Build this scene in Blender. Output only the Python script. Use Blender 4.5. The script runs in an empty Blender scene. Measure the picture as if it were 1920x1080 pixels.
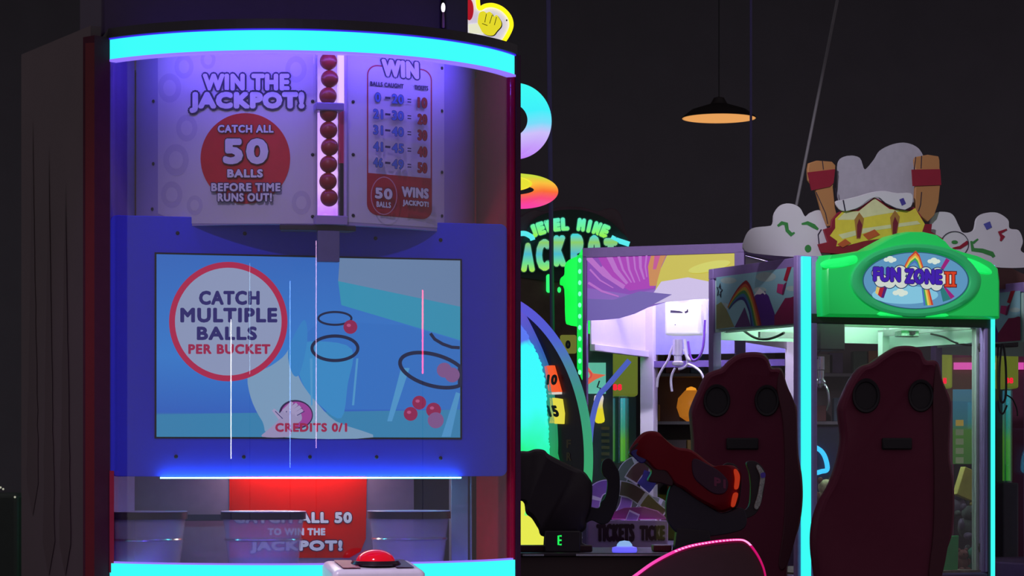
import bpy, bmesh, math, random
from mathutils import Vector, Matrix
random.seed(7)
sin, cos, pi, R = math.sin, math.cos, math.pi, math.radians
S = bpy.context.scene
COL = S.collection
# ------------------------------------------------------------------ camera, world, exposure
FPX, CX, HY, EYE = 5000.0, 960.0, 880.0, 1.35      # focal length, centre column, horizon row, eye height
cam_d = bpy.data.cameras.new('camera')
cam = bpy.data.objects.new('camera', cam_d); COL.objects.link(cam)
cam.location = (0, 0, EYE); cam.rotation_euler = (pi/2, 0, 0)
cam_d.sensor_width = 36; cam_d.lens = 36*FPX/1920
cam_d.shift_y = (HY-540)/1920; cam_d.clip_end = 100
S.camera = cam
W = bpy.data.worlds.new('world'); S.world = W; W.use_nodes = True
W.node_tree.nodes['Background'].inputs[0].default_value = (0.95, 0.84, 0.95, 1)
W.node_tree.nodes['Background'].inputs[1].default_value = 0.16
S.view_settings.view_transform = 'Standard'; S.view_settings.look = 'None'
S.view_settings.exposure = 0; S.view_settings.gamma = 1
S.cycles.use_denoising = True
def spot(name, loc, target, power, deg, rgb, blend=.6, size=.08):
    l = bpy.data.lights.new(name, 'SPOT'); l.energy = power; l.spot_size = math.radians(deg); l.spot_blend = blend; l.shadow_soft_size = size
    l.color = rgb; o = bpy.data.objects.new(name, l); COL.objects.link(o); o.location = loc
    o.rotation_euler = (Vector(target)-Vector(loc)).to_track_quat('-Z', 'Y').to_euler(); return o
# unseen spots added to brighten the claw cabinets, ball game and console
spot('added_spot', (.2, 8.6, 3.9), (1.75, 12.2, 2.62), 380, 22, (.92, .86, 1))
spot('added_spot', (-.1, 9.2, 4.2), (.85, 13.3, 2.45), 620, 16, (.86, .82, 1))
spot('added_spot', (-1.2, 3.5, 4.6), (-.55, 7.25, 1.6), 230, 24, (.62, .48, 1))
spot('added_spot', (-.9, 4.6, 3.3), (-.40, 7.22, 1.07), 230, 7, (1, .95, 1), .4, .04)
S.cycles.max_bounces = 8; S.cycles.transparent_max_bounces = 24

# ------------------------------------------------------------------ materials
def lin(c):
    return tuple(((x/255)/12.92 if x/255 <= .04045 else ((x/255+.055)/1.055)**2.4) for x in c[:3]) + (1.0,)
_m = {}
def mat(name, rgb, rough=.5, metal=0.0, noise=.12, scale=30, spec=.5, coat=0.0):
    """plain surface with a slight procedural variation"""
    if name in _m: return _m[name]
    m = bpy.data.materials.new(name); m.use_nodes = True; nt = m.node_tree; b = nt.nodes['Principled BSDF']
    b.inputs['Roughness'].default_value = rough; b.inputs['Metallic'].default_value = metal
    b.inputs['Specular IOR Level'].default_value = spec; b.inputs['Coat Weight'].default_value = coat
    c = lin(rgb)
    n = nt.nodes.new('ShaderNodeTexNoise'); n.inputs['Scale'].default_value = scale; n.inputs['Detail'].default_value = 3
    tc = nt.nodes.new('ShaderNodeTexCoord'); nt.links.new(tc.outputs['Object'], n.inputs['Vector'])
    mx = nt.nodes.new('ShaderNodeMix'); mx.data_type = 'RGBA'
    mx.inputs[6].default_value = tuple(x*(1-noise) for x in c[:3])+(1,); mx.inputs[7].default_value = tuple(min(1, x*(1+noise)) for x in c[:3])+(1,)
    nt.links.new(n.outputs['Fac'], mx.inputs[0]); nt.links.new(mx.outputs[2], b.inputs['Base Color'])
    _m[name] = m; return m
def glow(name, rgb, s=1.0, base=None, rough=.4):
    """something that gives off light; base = colour of its unlit plastic"""
    if name in _m: return _m[name]
    m = bpy.data.materials.new(name); m.use_nodes = True; nt = m.node_tree; b = nt.nodes['Principled BSDF']
    b.inputs['Base Color'].default_value = lin(base or (10, 10, 10)); b.inputs['Roughness'].default_value = rough
    b.inputs['Emission Color'].default_value = lin(rgb); b.inputs['Emission Strength'].default_value = s
    _m[name] = m; return m
def glow_ramp(name, axis, stops, lo, hi, s=1.0, coord='Object', noise=0, nscale=8):
    """light whose colour runs along an axis (addressable LED strip, screen picture)"""
    if name in _m: return _m[name]
    m = glow(name, (255, 255, 255), s); nt = m.node_tree; b = nt.nodes['Principled BSDF']
    tc = nt.nodes.new('ShaderNodeTexCoord'); sx = nt.nodes.new('ShaderNodeSeparateXYZ'); mr = nt.nodes.new('ShaderNodeMapRange')
    mr.inputs['From Min'].default_value = lo; mr.inputs['From Max'].default_value = hi
    cr = nt.nodes.new('ShaderNodeValToRGB'); e = cr.color_ramp.elements
    while len(e) > 1: e.remove(e[0])
    e[0].position = stops[0][0]; e[0].color = lin(stops[0][1])
    for p, c in stops[1:]: q = e.new(p); q.color = lin(c)
    nt.links.new(tc.outputs[coord], sx.inputs[0])
    src = sx.outputs[axis]
    if noise:
        n = nt.nodes.new('ShaderNodeTexNoise'); n.inputs['Scale'].default_value = nscale; nt.links.new(tc.outputs[coord], n.inputs['Vector'])
        ma = nt.nodes.new('ShaderNodeMath'); ma.operation = 'MULTIPLY_ADD'; ma.inputs[1].default_value = noise
        nt.links.new(n.outputs['Fac'], ma.inputs[0]); nt.links.new(src, ma.inputs[2]); src = ma.outputs[0]
    nt.links.new(src, mr.inputs['Value']); nt.links.new(mr.outputs[0], cr.inputs[0])
    nt.links.new(cr.outputs[0], b.inputs['Emission Color'])
    return m
def glass(name, tint=(1, 1, 1), gloss=.06, rough=.03, edge=.22):
    if name in _m: return _m[name]
    m = bpy.data.materials.new(name); m.use_nodes = True; nt = m.node_tree; nt.nodes.remove(nt.nodes['Principled BSDF'])
    t = nt.nodes.new('ShaderNodeBsdfTransparent'); t.inputs[0].default_value = (*tint, 1)
    g = nt.nodes.new('ShaderNodeBsdfGlossy'); g.inputs['Roughness'].default_value = rough
    lw = nt.nodes.new('ShaderNodeLayerWeight'); lw.inputs[0].default_value = .25
    ad = nt.nodes.new('ShaderNodeMath'); ad.operation = 'MULTIPLY_ADD'; ad.inputs[1].default_value = edge; ad.inputs[2].default_value = gloss
    ad.use_clamp = True; nt.links.new(lw.outputs['Facing'], ad.inputs[0])
    mx = nt.nodes.new('ShaderNodeMixShader'); nt.links.new(ad.outputs[0], mx.inputs[0])
    nt.links.new(t.outputs[0], mx.inputs[1]); nt.links.new(g.outputs[0], mx.inputs[2])
    nt.links.new(mx.outputs[0], nt.nodes['Material Output'].inputs[0])
    _m[name] = m; return m

# ------------------------------------------------------------------ frames and pixel mapping
CAMP = Vector((0, 0, EYE))
class Fr:
    """a place in the room: origin, u = to the right along its face, v = into it, z = up"""
    def __init__(s, x, y, deg=0, z=0):
        s.o = Vector((x, y, z)); s.a = R(deg)
        s.M = Matrix.Translation(s.o) @ Matrix.Rotation(s.a, 4, 'Z'); s.I = s.M.inverted()
    def px(s, x, y, v=0.0):
        c = s.I @ CAMP; d = s.I.to_3x3() @ Vector(((x-CX)/FPX, 1, (HY-y)/FPX))
        t = (v-c.y)/d.y; p = c+d*t
        return Vector((p.x, v, p.z))
    def cyl(s, x, y, r, cv):
        c = s.I @ CAMP; d = s.I.to_3x3() @ Vector(((x-CX)/FPX, 1, (HY-y)/FPX))
        a = d.x**2+d.y**2; b = 2*(c.x*d.x+(c.y-cv)*d.y); q = c.x**2+(c.y-cv)**2-r*r
        disc = max(b*b-4*a*q, 0); t = (-b-math.sqrt(disc))/(2*a)
        return c+d*t
WORLD = Fr(0, 0, 0)
def at(x, y, Y):                      # pixel -> world point at depth Y
    return Vector(((x-CX)/FPX*Y, Y, EYE+(HY-y)/FPX*Y))

# ------------------------------------------------------------------ mesh builder
class G:
    def __init__(s): s.bm = bmesh.new(); s.mi = 0
    def _f(s, vs):
        try: f = s.bm.faces.new(vs); f.material_index = s.mi; return f
        except ValueError: return None
    def box(s, u0, u1, v0, v1, z0, z1):
        P = [s.bm.verts.new(p) for p in ((u0,v0,z0),(u1,v0,z0),(u1,v1,z0),(u0,v1,z0),(u0,v0,z1),(u1,v0,z1),(u1,v1,z1),(u0,v1,z1))]
        for q in ((3,2,1,0),(4,5,6,7),(0,1,5,4),(1,2,6,5),(2,3,7,6),(3,0,4,7)): s._f([P[i] for i in q])
        return s
    def loft(s, rings, closed=True, caps=True):
        V = [[s.bm.verts.new(p) for p in r] for r in rings]; n = len(V[0])
        for a, b in zip(V, V[1:]):
            for i in range(n if closed else n-1):
                s._f([a[i], a[(i+1) % n], b[(i+1) % n], b[i]])
        if caps and closed: s._f(V[0][::-1]); s._f(V[-1])
        return s
    def plan(s, uv, z0, z1): return s.loft([[(u, v, z0) for u, v in uv], [(u, v, z1) for u, v in uv]])
    def slab(s, pts, off):            # outline in space, pushed by the vector off
        off = Vector(off); return s.loft([[Vector(p) for p in pts], [Vector(p)+off for p in pts]])
    def tube(s, pts, r, seg=10, closed=False):
        pts = [Vector(p) for p in pts]; n = len(pts); rings = []; up = None
        rr = r if isinstance(r, (list, tuple)) else [r]*n
        for i, p in enumerate(pts):
            a = pts[i-1] if (i > 0 or closed) else p; b = pts[(i+1) % n] if (i < n-1 or closed) else p
            t = (b-a).normalized()
            if up is None: up = Vector((0, 0, 1)) if abs(t.z) < .9 else Vector((0, 1, 0))
            x = t.cross(up).normalized(); up = x.cross(t).normalized()
            rings.append([p+(x*cos(2*pi*k/seg)+up*sin(2*pi*k/seg))*rr[i] for k in range(seg)])
        if closed: rings.append(rings[0])
        s.loft(rings, caps=not closed)
        if closed: bmesh.ops.remove_doubles(s.bm, verts=s.bm.verts[:], dist=1e-6)
        return s
    def lathe(s, prof, c, seg=32, axis='z'):
        c = Vector(c); rings = []
        for r, h in prof:
            r = max(r, 1e-5)
            if axis == 'z': rings.append([c+Vector((r*cos(2*pi*k/seg), r*sin(2*pi*k/seg), h)) for k in range(seg)])
            else: rings.append([c+Vector((r*cos(2*pi*k/seg), h, r*sin(2*pi*k/seg))) for k in range(seg)])
        return s.loft(rings)
    def ball(s, c, r, seg=20, sq=(1, 1, 1)):
        c = Vector(c); n = seg//2
        return s.loft([[c+Vector((r*sq[0]*max(sin(pi*j/n), 1e-4)*cos(2*pi*k/seg), r*sq[1]*max(sin(pi*j/n), 1e-4)*sin(2*pi*k/seg), -r*sq[2]*cos(pi*j/n))) for k in range(seg)] for j in range(n+1)])
    def wall(s, r0, r1, p0, p1, z0, z1, cv, seg=48):   # curved wall about the upright axis (0, cv); angle 0 faces the viewer
        rings = []
        for i in range(seg+1):
            p = R(p0+(p1-p0)*i/seg)
            rings.append([(r*sin(p), cv-r*cos(p), z) for r, z in ((r1, z0), (r0, z0), (r0, z1), (r1, z1))])
        return s.loft(rings)
def smooth(pts, n=5, closed=True):
    P = [Vector(p) for p in pts]; N = len(P); out = []
    for i in range(N if closed else N-1):
        g = lambda k: P[k % N] if closed else P[min(max(k, 0), N-1)]
        a, b, c, d = g(i-1), g(i), g(i+1), g(i+2)
        for k in range(n):
            t = k/n; out.append(.5*((2*b)+(c-a)*t+(2*a-5*b+4*c-d)*t*t+(3*b-a-3*c+d)*t**3))
    if not closed: out.append(P[-1])
    return out
def build(name, g, mats, parent=None, src=None, smooth_=False, bevel=0, kind=None, label=None, seg=2):
    """one mesh object; g is in the frame src (default: the parent's own)"""
    bm = g.bm if isinstance(g, G) else g
    pf = parent_frame(parent)
    if src is not None and src is not pf: bm.transform((pf.I if pf else Matrix()) @ src.M)
    bmesh.ops.recalc_face_normals(bm, faces=bm.faces[:])
    me = bpy.data.meshes.new(name); bm.to_mesh(me); bm.free()
    for m in (mats if isinstance(mats, (list, tuple)) else [mats]): me.materials.append(m)
    o = bpy.data.objects.new(name, me); COL.objects.link(o)
    if parent is not None: o.parent = parent
    if smooth_:
        me.shade_smooth(); me.set_sharp_from_angle(angle=R(35))
    if bevel:
        b = o.modifiers.new('bevel', 'BEVEL'); b.width = bevel; b.segments = seg; b.limit_method = 'ANGLE'; b.angle_limit = R(40)
        if not smooth_: me.shade_smooth(); me.set_sharp_from_angle(angle=R(50))
    if kind: o['kind'] = kind
    if label: o['label'] = label
    return o
_frames = {}
def parent_frame(o):
    while o is not None:
        if o.name in _frames: return _frames[o.name]
        o = o.parent
    return None
def thing(name, label, cat, fr, group=None):
    o = bpy.data.objects.new(name, None); COL.objects.link(o); o.location = fr.o; o.rotation_euler = (0, 0, fr.a); o.empty_display_size = .1
    _frames[o.name] = fr; o['label'] = label; o['category'] = cat
    if group: o['group'] = group
    return o
def solo(name, g, mats, label, cat, src=None, group=None, **k):
    """a thing that is one mesh, its origin on its own base"""
    bm = g.bm if isinstance(g, G) else g
    bm.transform((src or WORLD).M)
    xs = [v.co for v in bm.verts]; c = Vector(((min(p.x for p in xs)+max(p.x for p in xs))/2, (min(p.y for p in xs)+max(p.y for p in xs))/2, min(p.z for p in xs)))
    bm.transform(Matrix.Translation(-c))
    o = build(name, bm, mats, **k); o.location = c; o['label'] = label; o['category'] = cat
    if group: o['group'] = group
    return o
def struct(name, g, mats):
    o = build(name, g, mats); o['kind'] = 'structure'; return o

# ------------------------------------------------------------------ printed pictures and lettering
_tc = {}
def text_geo(s, res=3):
    if s in _tc: return _tc[s]
    cu = bpy.data.curves.new('t', 'FONT'); cu.body = s; cu.size = 1; cu.resolution_u = res; cu.space_character = 1.14
    o = bpy.data.objects.new('t', cu); COL.objects.link(o); bpy.context.view_layer.update()
    me = o.evaluated_get(bpy.context.evaluated_depsgraph_get()).to_mesh()
    V = [(v.co.x, v.co.y) for v in me.vertices]; F = [tuple(p.vertices) for p in me.polygons]
    o.evaluated_get(bpy.context.evaluated_depsgraph_get()).to_mesh_clear()
    bpy.data.objects.remove(o); bpy.data.curves.remove(cu)
    _tc[s] = (V, F); return _tc[s]
class Art:
    """flat print: shapes given where the photograph shows them on one flat (or round) surface, laid in thin layers"""
    def __init__(s, fr, v=0.0, cyl=None, step=.0004):
        s.fr, s.v, s.cylr, s.step = fr, v, cyl, step; s.bm = bmesh.new(); s.mats = []; s.layer = 0; s.warp = None
    def _mi(s, m):
        if m not in s.mats: s.mats.append(m)
        return s.mats.index(m)
    def _add(s, V, F, m, lay=None, grid=14):
        mi = s._mi(m)
        if lay is None: s.layer += 1; lay = s.layer
        b = bmesh.new(); vs = [b.verts.new((x, y, 0)) for x, y in V]
        for f in F:
            try: b.faces.new([vs[i] for i in f])
            except ValueError: pass
        if s.cylr or s.warp:
            if len(F) == 1: bmesh.ops.triangulate(b, faces=b.faces[:])
            x0 = min(p[0] for p in V); x1 = max(p[0] for p in V); x = (x0//grid+1)*grid
            while x < x1:
                bmesh.ops.bisect_plane(b, geom=b.verts[:]+b.edges[:]+b.faces[:], plane_co=(x, 0, 0), plane_no=(1, 0, 0)); x += grid
        mp = {}
        d = lay*s.step
        for v in b.verts:
            x, y = v.co.x, v.co.y
            if s.warp: x, y = s.warp(x, y)
            p = s.fr.cyl(x, y, s.cylr[0]+d, s.cylr[1]) if s.cylr else s.fr.px(x, y, s.v-d)
            mp[v] = s.bm.verts.new(p)
        for f in b.faces:
            try: q = s.bm.faces.new([mp[v] for v in f.verts]); q.material_index = mi
            except ValueError: pass
        b.free()
        return s
    def poly(s, pts, m, lay=None): return s._add(pts, [tuple(range(len(pts)))], m, lay)
    def ell(s, cx, cy, rx, ry, m, lay=None, n=40, rot=0):
        c, q = cos(R(rot)), sin(R(rot))
        return s.poly([(cx+rx*cos(2*pi*k/n)*c-ry*sin(2*pi*k/n)*q, cy+rx*cos(2*pi*k/n)*q+ry*sin(2*pi*k/n)*c) for k in range(n)], m, lay)
    def path(s, pts, w, m, closed=False, lay=None):
        n = len(pts); A = []; B = []
        ws = w if isinstance(w, (list, tuple)) else [w]*n
        for i, p in enumerate(pts):
            a = pts[i-1] if (i or closed) else p; b = pts[(i+1) % n] if (i < n-1 or closed) else p
            dx, dy = b[0]-a[0], b[1]-a[1]; L = math.hypot(dx, dy) or 1; k = ws[i]/2/L
            A.append((p[0]-dy*k, p[1]+dx*k)); B.append((p[0]+dy*k, p[1]-dx*k))
        F = [(i, (i+1) % n, n+(i+1) % n, n+i) for i in range(n if closed else n-1)]
        return s._add(A+B, F, m, lay)
    def ring(s, cx, cy, rx, ry, w, m, n=48, rot=0):
        c, q = cos(R(rot)), sin(R(rot))
        return s.path([(cx+rx*cos(2*pi*k/n)*c-ry*sin(2*pi*k/n)*q, cy+rx*cos(2*pi*k/n)*q+ry*sin(2*pi*k/n)*c) for k in range(n)], w, m, True)
    def rrect(s, x0, y0, x1, y1, r, m, shear=0):
        p = []
        for cx, cy, a in ((x1-r, y0+r, -90), (x1-r, y1-r, 0), (x0+r, y1-r, 90), (x0+r, y0+r, 180)):
            for k in range(7): t = R(a+15*k); x = cx+r*cos(t); p.append((x, cy+r*sin(t)+shear*(x-x0)))
        return s.poly(p, m)
    def text(s, t, x0, y0, x1, y1, m, bold=.05, outline=None, shear=0, arc=None, lean=0):
        """lettering filling the box; bold/outline in letter heights; shear = fall per pixel to the right"""
        V, F = text_geo(t)
        a0 = min(p[0] for p in V); a1 = max(p[0] for p in V); b0 = min(p[1] for p in V); b1 = max(p[1] for p in V)
        h = y1-y0; r = bold*h; kx = (x1-x0-2*r)/(a1-a0); ky = (h-2*r)/(b1-b0)
        def P(p, dx=0, dy=0):
            x = x0+r+(p[0]-a0)*kx+dx; y = y1-r-(p[1]-b0)*ky+dy
            x += lean*(y1-y)
            y += shear*(x-x0)
            if arc: y += arc*((2*(x-(x0+x1)/2)/(x1-x0))**2)
            return (x, y)
        def copies(rad, mm, n):
            s.layer += 1; L = s.layer
            s._add([P(p) for p in V], F, mm, L)
            for k in range(n):
                q = 2*pi*k/n
                s._add([P(p, rad*cos(q), rad*sin(q)) for p in V], F, mm, L+(k+1)*.06)
            s.layer = L+1
        if outline: copies(r+outline[1]*h, outline[0], 12)
        copies(r, m, 10 if r*1 > .8 else 6)
        return s
    def build(s, name, parent=None, **k): return build(name, s.bm, s.mats, parent, src=s.fr, **k)
    def solo(s, name, label, cat, **k): return solo(name, s.bm, s.mats, label, cat, src=s.fr, **k)

# shared materials
blk = mat('black plastic', (52, 46, 54), .45)
dkmetal = mat('dark metal', (64, 60, 66), .4, .6)
alu = mat('brushed aluminium', (165, 172, 170), .38, .85, scale=60)
white_pl = mat('white plastic', (225, 225, 230), .4)
lilac_fr = mat('lilac powder coat', (150, 126, 190), .45)
clear = glass('clear acrylic')
# ================================================================== the setting
flm = mat('dark carpet', (30, 26, 34), .9, scale=12, noise=.5)
wallm = mat('dark painted wall', (124, 120, 128), .85, scale=3)
struct('floor', G().box(-9, 9, -8, 19, -.1, 0), flm)
struct('wall_back', G().box(-9, 9, 19, 19.2, 0, 5.2), wallm)
struct('ceiling', G().box(-9, 9, 14.5, 19.2, 5.2, 5.3), mat('black ceiling', (44, 42, 45), .9))

# ================================================================== ball drop machine
F1 = Fr(-.562, 7.645, 14.3)
CV = .426                                   # upright axis of the round front lies this far behind the face
ZT = EYE+1.2075                             # top edge of the light band
bd = thing('ball_drop_machine', 'tall ball-drop game with curved clear front, cyan light bands and a wide screen', 'arcade game', F1)
cyan = glow('cyan light band', (58, 255, 250), 1.0)
violet_led = glow('violet light strip', (122, 90, 255), 15)
violet_soft = glow('violet light edge', (150, 120, 255), 1.0)
darkred = mat('dark red laminate', (84, 18, 36), .4)
reddish = mat('maroon side laminate', (180, 24, 60), .95, spec=.05)
greylam = mat('grey brown laminate', (92, 72, 74), .55, noise=.2, scale=4)
L1 = lambda x, Y: F1.I @ Vector(((x-CX)/FPX*Y, Y, 0))
a1 = L1(170, 7.47); a2 = L1(40, 7.99); aA = Vector((-.588, 0, 0))
# cabinet body below the window, roof and housing above
def arcpts(r, p0, p1, n=30): return [(r*sin(R(p0+(p1-p0)*i/n)), CV-r*cos(R(p0+(p1-p0)*i/n))) for i in range(n+1)]
face = arcpts(.70, -54, 54)
build('lower_cabinet', G().plan(face+[(.6, .9), (-.6, .9)], 0, EYE-.33), darkred, bd)
build('deck', G().plan(arcpts(.715, -53, 53)+[(.56, .42), (-.56, .42)], EYE-.33, EYE-.29), mat('violet grey deck', (120, 105, 160), .4), bd)
build('roof', G().plan(arcpts(.738, -53.5, 53.5)+[(.6, .9), (-.6, .9)], ZT+.004, ZT+.03), blk, bd)
build('housing', G().box(-.60, F1.px(834, 30, .09).x, .12, .8, ZT+.03, ZT+.62), mat('violet black housing', (70, 52, 84), .5), bd, bevel=.01)
ue = F1.px(878, 30, .09).x
hb = build('housing_end_box', G().box(F1.px(836, 30, .09).x, ue, .09, .6, ZT+.03, ZT+.5), mat('charcoal box', (66, 62, 70), .6), bd, bevel=.006)
g = G(); p = F1.px(831, 52, -.05); g.tube([p, p+Vector((0, 0, .02)), p+Vector((0, 0, .045))], [.004, .004, .003]); g.mi = 1
g.ball(p+Vector((0, 0, .058)), .0075, sq=(.8, .8, 1.9))
build('indicator_lamp', g, [mat('rosy pin', (150, 110, 110)), glow('small white bulb', (255, 250, 255), 1.3)], bd)
# side panels and columns
def post(pa, pb, th, z0, z1):
    d = (pb-pa).normalized(); n = Vector((-d.y, d.x, 0))
    return G().plan([tuple(q[:2]) for q in (pa, pb, pb+n*th, pa+n*th)], z0, z1)
zs = EYE+1.243
g = post(a1, a2, -.03, 0, zs); sp = build('side_panel', g, greylam, bd)
build('red_edge', post(L1(160, 7.465), L1(177, 7.455), .012, 0, zs-.05), mat('deep red trim', (120, 16, 30), .5), bd)
build('front_column', post(L1(177, 7.455), aA+Vector((.0, -.004, 0)), .05, 0, ZT+.006), mat('near black maroon', (92, 46, 60), .85, spec=.1), bd)
# three drip-shaped dark streaks printed on the side panel
fs = Fr(*(F1.M @ a2)[:2], 0); dd = (F1.M @ a1)-(F1.M @ a2); fs = Fr(*(F1.M @ a2)[:2], math.degrees(math.atan2(dd.y, dd.x)))
ar = Art(fs, -.001)
for x, yt, yb, w in ((61, 190, 962, 26), (91, 240, 1075, 26), (122, 310, 1075, 26)):
    pts = [(x-1, yt), (x+2, yt)]; n = 26
    rt = [(x+(w/2)*(min(1, (k/n)**1.1))*(.8+.2*random.random()), yt+(yb-yt)*(k+1)/(n+2)) for k in range(n)]
    lt = [(x-(w/2)*(min(1, (k/n)**1.1))*(.8+.2*random.random()), yt+(yb-yt)*(k+1)/(n+2)) for k in range(n)]
    ar.poly([(x, yt)]+rt+[(x, yb+6)]+lt[::-1], mat('dark drip print', (70, 40, 46), .5))
ar.build('drip_print', sp)
# right-hand inner wall and outer column
e1 = Vector((.56*sin(R(74)), CV-.56*cos(R(74)), 0))
build('inner_side_wall', post(e1, Vector((.585, 0, 0)), .005, EYE-.29, ZT), reddish, bd)
build('side_column', G().plan([(.591, -.004), (.609, .010), (.616, .3), (.599, .3)], 0, ZT+.004), mat('outer maroon', (84, 50, 84), .8, spec=.2), bd)
w0 = Vector((.56*sin(R(-63)), CV-.56*cos(R(-63)), 0))
build('inner_side_wall', post(Vector((-.586, 0.0, 0)), w0, .02, EYE-.29, ZT), mat('violet grey board', (120, 100, 170), .5), bd)
build('cabinet_back', G().box(-.58, .585, .60, .62, EYE-.33, ZT), mat('dark maroon back', (92, 30, 60), .8, spec=.1), bd)
build('inner_side_wall', G().box(.580, .590, .27, .60, EYE-.29, ZT), reddish, bd)
# light bands
ZB = EYE-.264
build('light_band', G().wall(.726, .716, -54, 54, ZT-.055, ZT, CV, 72), cyan, bd, label='cyan light band over the curved window')
build('light_band_rim', G().wall(.731, .712, -54.3, 54.3, ZT, ZT+.004, CV, 72), glow('blue rim', (70, 40, 255), .8), bd)
build('light_band_lip', G().wall(.729, .70, -54.2, 54.2, ZT-.061, ZT-.055, CV, 72), violet_soft, bd)
build('inner_light_strip', G().wall(.700, .694, -50, 50, ZT-.045, ZT-.012, CV, 40), violet_led, bd)
build('roof_light_strip', G().wall(.66, .655, -46, 46, ZT+.031, ZT+.035, CV, 40), glow('roof violet strip', (90, 50, 255), 16), bd)
build('ceiling_board', G().plan(arcpts(.714, -54, 54)+[(.5, .5), (-.5, .5)], ZT-.008, ZT+.003), mat('violet ceiling board', (150, 140, 200), .5), bd)
build('light_band', G().wall(.728, .716, -54, 54, ZB-.06, ZB, CV, 72), cyan, bd, label='cyan light band under the curved window')
build('light_band_lip', G().wall(.722, .71, -54, 54, ZB, ZB+.005, CV, 72), violet_soft, bd)
build('base_skirt', G().wall(.73, .70, -54, 54, .05, ZB-.062, CV, 60), blk, bd)
build('inner_light_strip', G().wall(.700, .694, -50, 50, ZB-.03, ZB-.008, CV, 40), glow('violet floor strip', (110, 80, 255), 5), bd)
ra = F1.px(205.5, 900, -.01); rb_ = F1.px(214, 900, -.01)
build('red_liner', G().box(ra.x, rb_.x, -.008, .02, EYE-.29, EYE-.004), mat('red liner', (190, 30, 60), .6), bd)
# upper display: round panel behind the curved front
pan = mat('violet-white panel', (176, 162, 214), .45, noise=.04)
sheet = mat('printed white sheet', (222, 214, 228), .4, noise=.05, scale=6)
sheetm = mat('faint cloud print', (206, 196, 220), .4, noise=.03)
dp = build('display_panel', G().wall(.555, .53, -63, 74, EYE+.69, ZT-.008, CV, 72), pan, bd, smooth_=True)
ar = Art(F1, cyl=(.5555, CV))
ar.poly([(296, 98), (592, 92), (592, 419), (340, 419), (296, 400)], sheet)
for cx, cy, rr in ((318, 165, 22), (345, 125, 18), (350, 240, 20), (330, 300, 24), (322, 365, 20), (365, 385, 15), (390, 112, 14), (555, 130, 20), (565, 380, 18)):
    ar.ell(cx, cy, rr, rr*1.25, sheetm, 2, n=24); ar.ell(cx, cy, rr*.55, rr*.7, sheet, 3, n=20)
ar.layer = 4
ink = mat('dark violet ink', (44, 18, 84), .5); lav = mat('letter white', (236, 230, 240), .45); redp = mat('printed red', (222, 6, 44), .4)
ar.ell(460, 297, 84, 85, redp, n=64)
ar.text('WIN THE', 380, 138, 543, 170, lav, .08, (ink, .10))
ar.text('JACKPOT!', 355, 172, 571, 212, lav, .08, (ink, .09))
dkr = mat('red shade ink', (60, 8, 40), .5)
ar.text('CATCH ALL', 408, 234, 513, 249, lav, .06, (dkr, .08))
ar.text('50', 418, 259, 503, 308, lav, .075, (dkr, .04))
ar.text('BALLS', 426, 317, 493, 333, lav, .07, (dkr, .08))
ar.text('BEFORE TIME', 396, 343, 526, 359, lav, .06, (ink, .10))
ar.text('RUNS OUT!', 408, 362, 510, 378, lav, .06, (ink, .10))
ar.build('jackpot_print', dp)
ar = Art(F1, cyl=(.5555, CV)); SH = .087
ar.poly([(651, 97), (833, 116), (833, 428), (651, 416)], sheet)
winred = mat('table red ink', (190, 20, 60), .45)
ar.rrect(688, 120, 810, 402, 20, winred, SH); ar.rrect(690.5, 123, 807.5, 399, 18, sheet, SH)
# the red lower part of the table
pr = [(689.5, 324), (808.5, 334.5), (808.5, 392)]+[(808.5-18+18*cos(R(a)), 392+18*sin(R(a))) for a in range(15, 91, 15)]+[(707, 402)]+[(707-17.5*sin(R(a)), 384+17.5*cos(R(a))) for a in range(15, 91, 15)]
ar.poly(pr, mat('table red block', (196, 16, 50), .45))
ar.text('WIN', 716, 110, 786, 143, lav, .08, (ink, .08), shear=SH, lean=-.03)
ar.text('BALLS CAUGHT', 694, 152, 757, 161, ink, .06, shear=SH)
ar.text('TICKETS', 777, 159, 803, 168, ink, .06, shear=SH)
numb = mat('number blue ink', (84, 120, 214), .45); numr = mat('number red ink', (178, 12, 50), .45)
for (a, b, c), y in zip((('0', '20', '10'), ('21', '30', '20'), ('31', '40', '30'), ('41', '45', '40'), ('46', '49', '50')), (182, 213, 243, 274, 304)):
    ar.text(a, 703 if len(a) == 1 else 700, y-9, 714 if len(a) == 1 else 718, y+9, numb, .05, (ink, .04), shear=SH)
    ar.path([(722, y+1), (732, y+2)], 4, ink)
    ar.text(b, 735, y-6, 757, y+12, numb, .05, (ink, .04), shear=SH)
    ar.path([(764, y+4), (771, y+4.6)], 2.2, ink, lay=ar.layer); ar.path([(764, y+9), (771, y+9.6)], 2.2, ink, lay=ar.layer)
    ar.text(c, 783, y, 801, y+20, numr, .06, (dkr, .03), shear=SH)
ar.ring(720, 367, 24, 35, 1.8, mat('pink line', (214, 140, 170), .5))
ar.text('50', 703, 351, 736, 372, lav, .07, (ink, .05), shear=SH)
ar.text('BALLS', 706, 377, 733, 388, lav, .05, (ink, .03), shear=SH)
ar.text('WINS', 753, 349, 804, 369, lav, .07, (ink, .04), shear=SH)
ar.text('JACKPOT!', 755, 374, 804, 387, lav, .06, (ink, .03), shear=SH)
ar.build('ticket_table_print', dp)
scr = mat('screw heads', (24, 16, 44), .4, .3)
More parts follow.
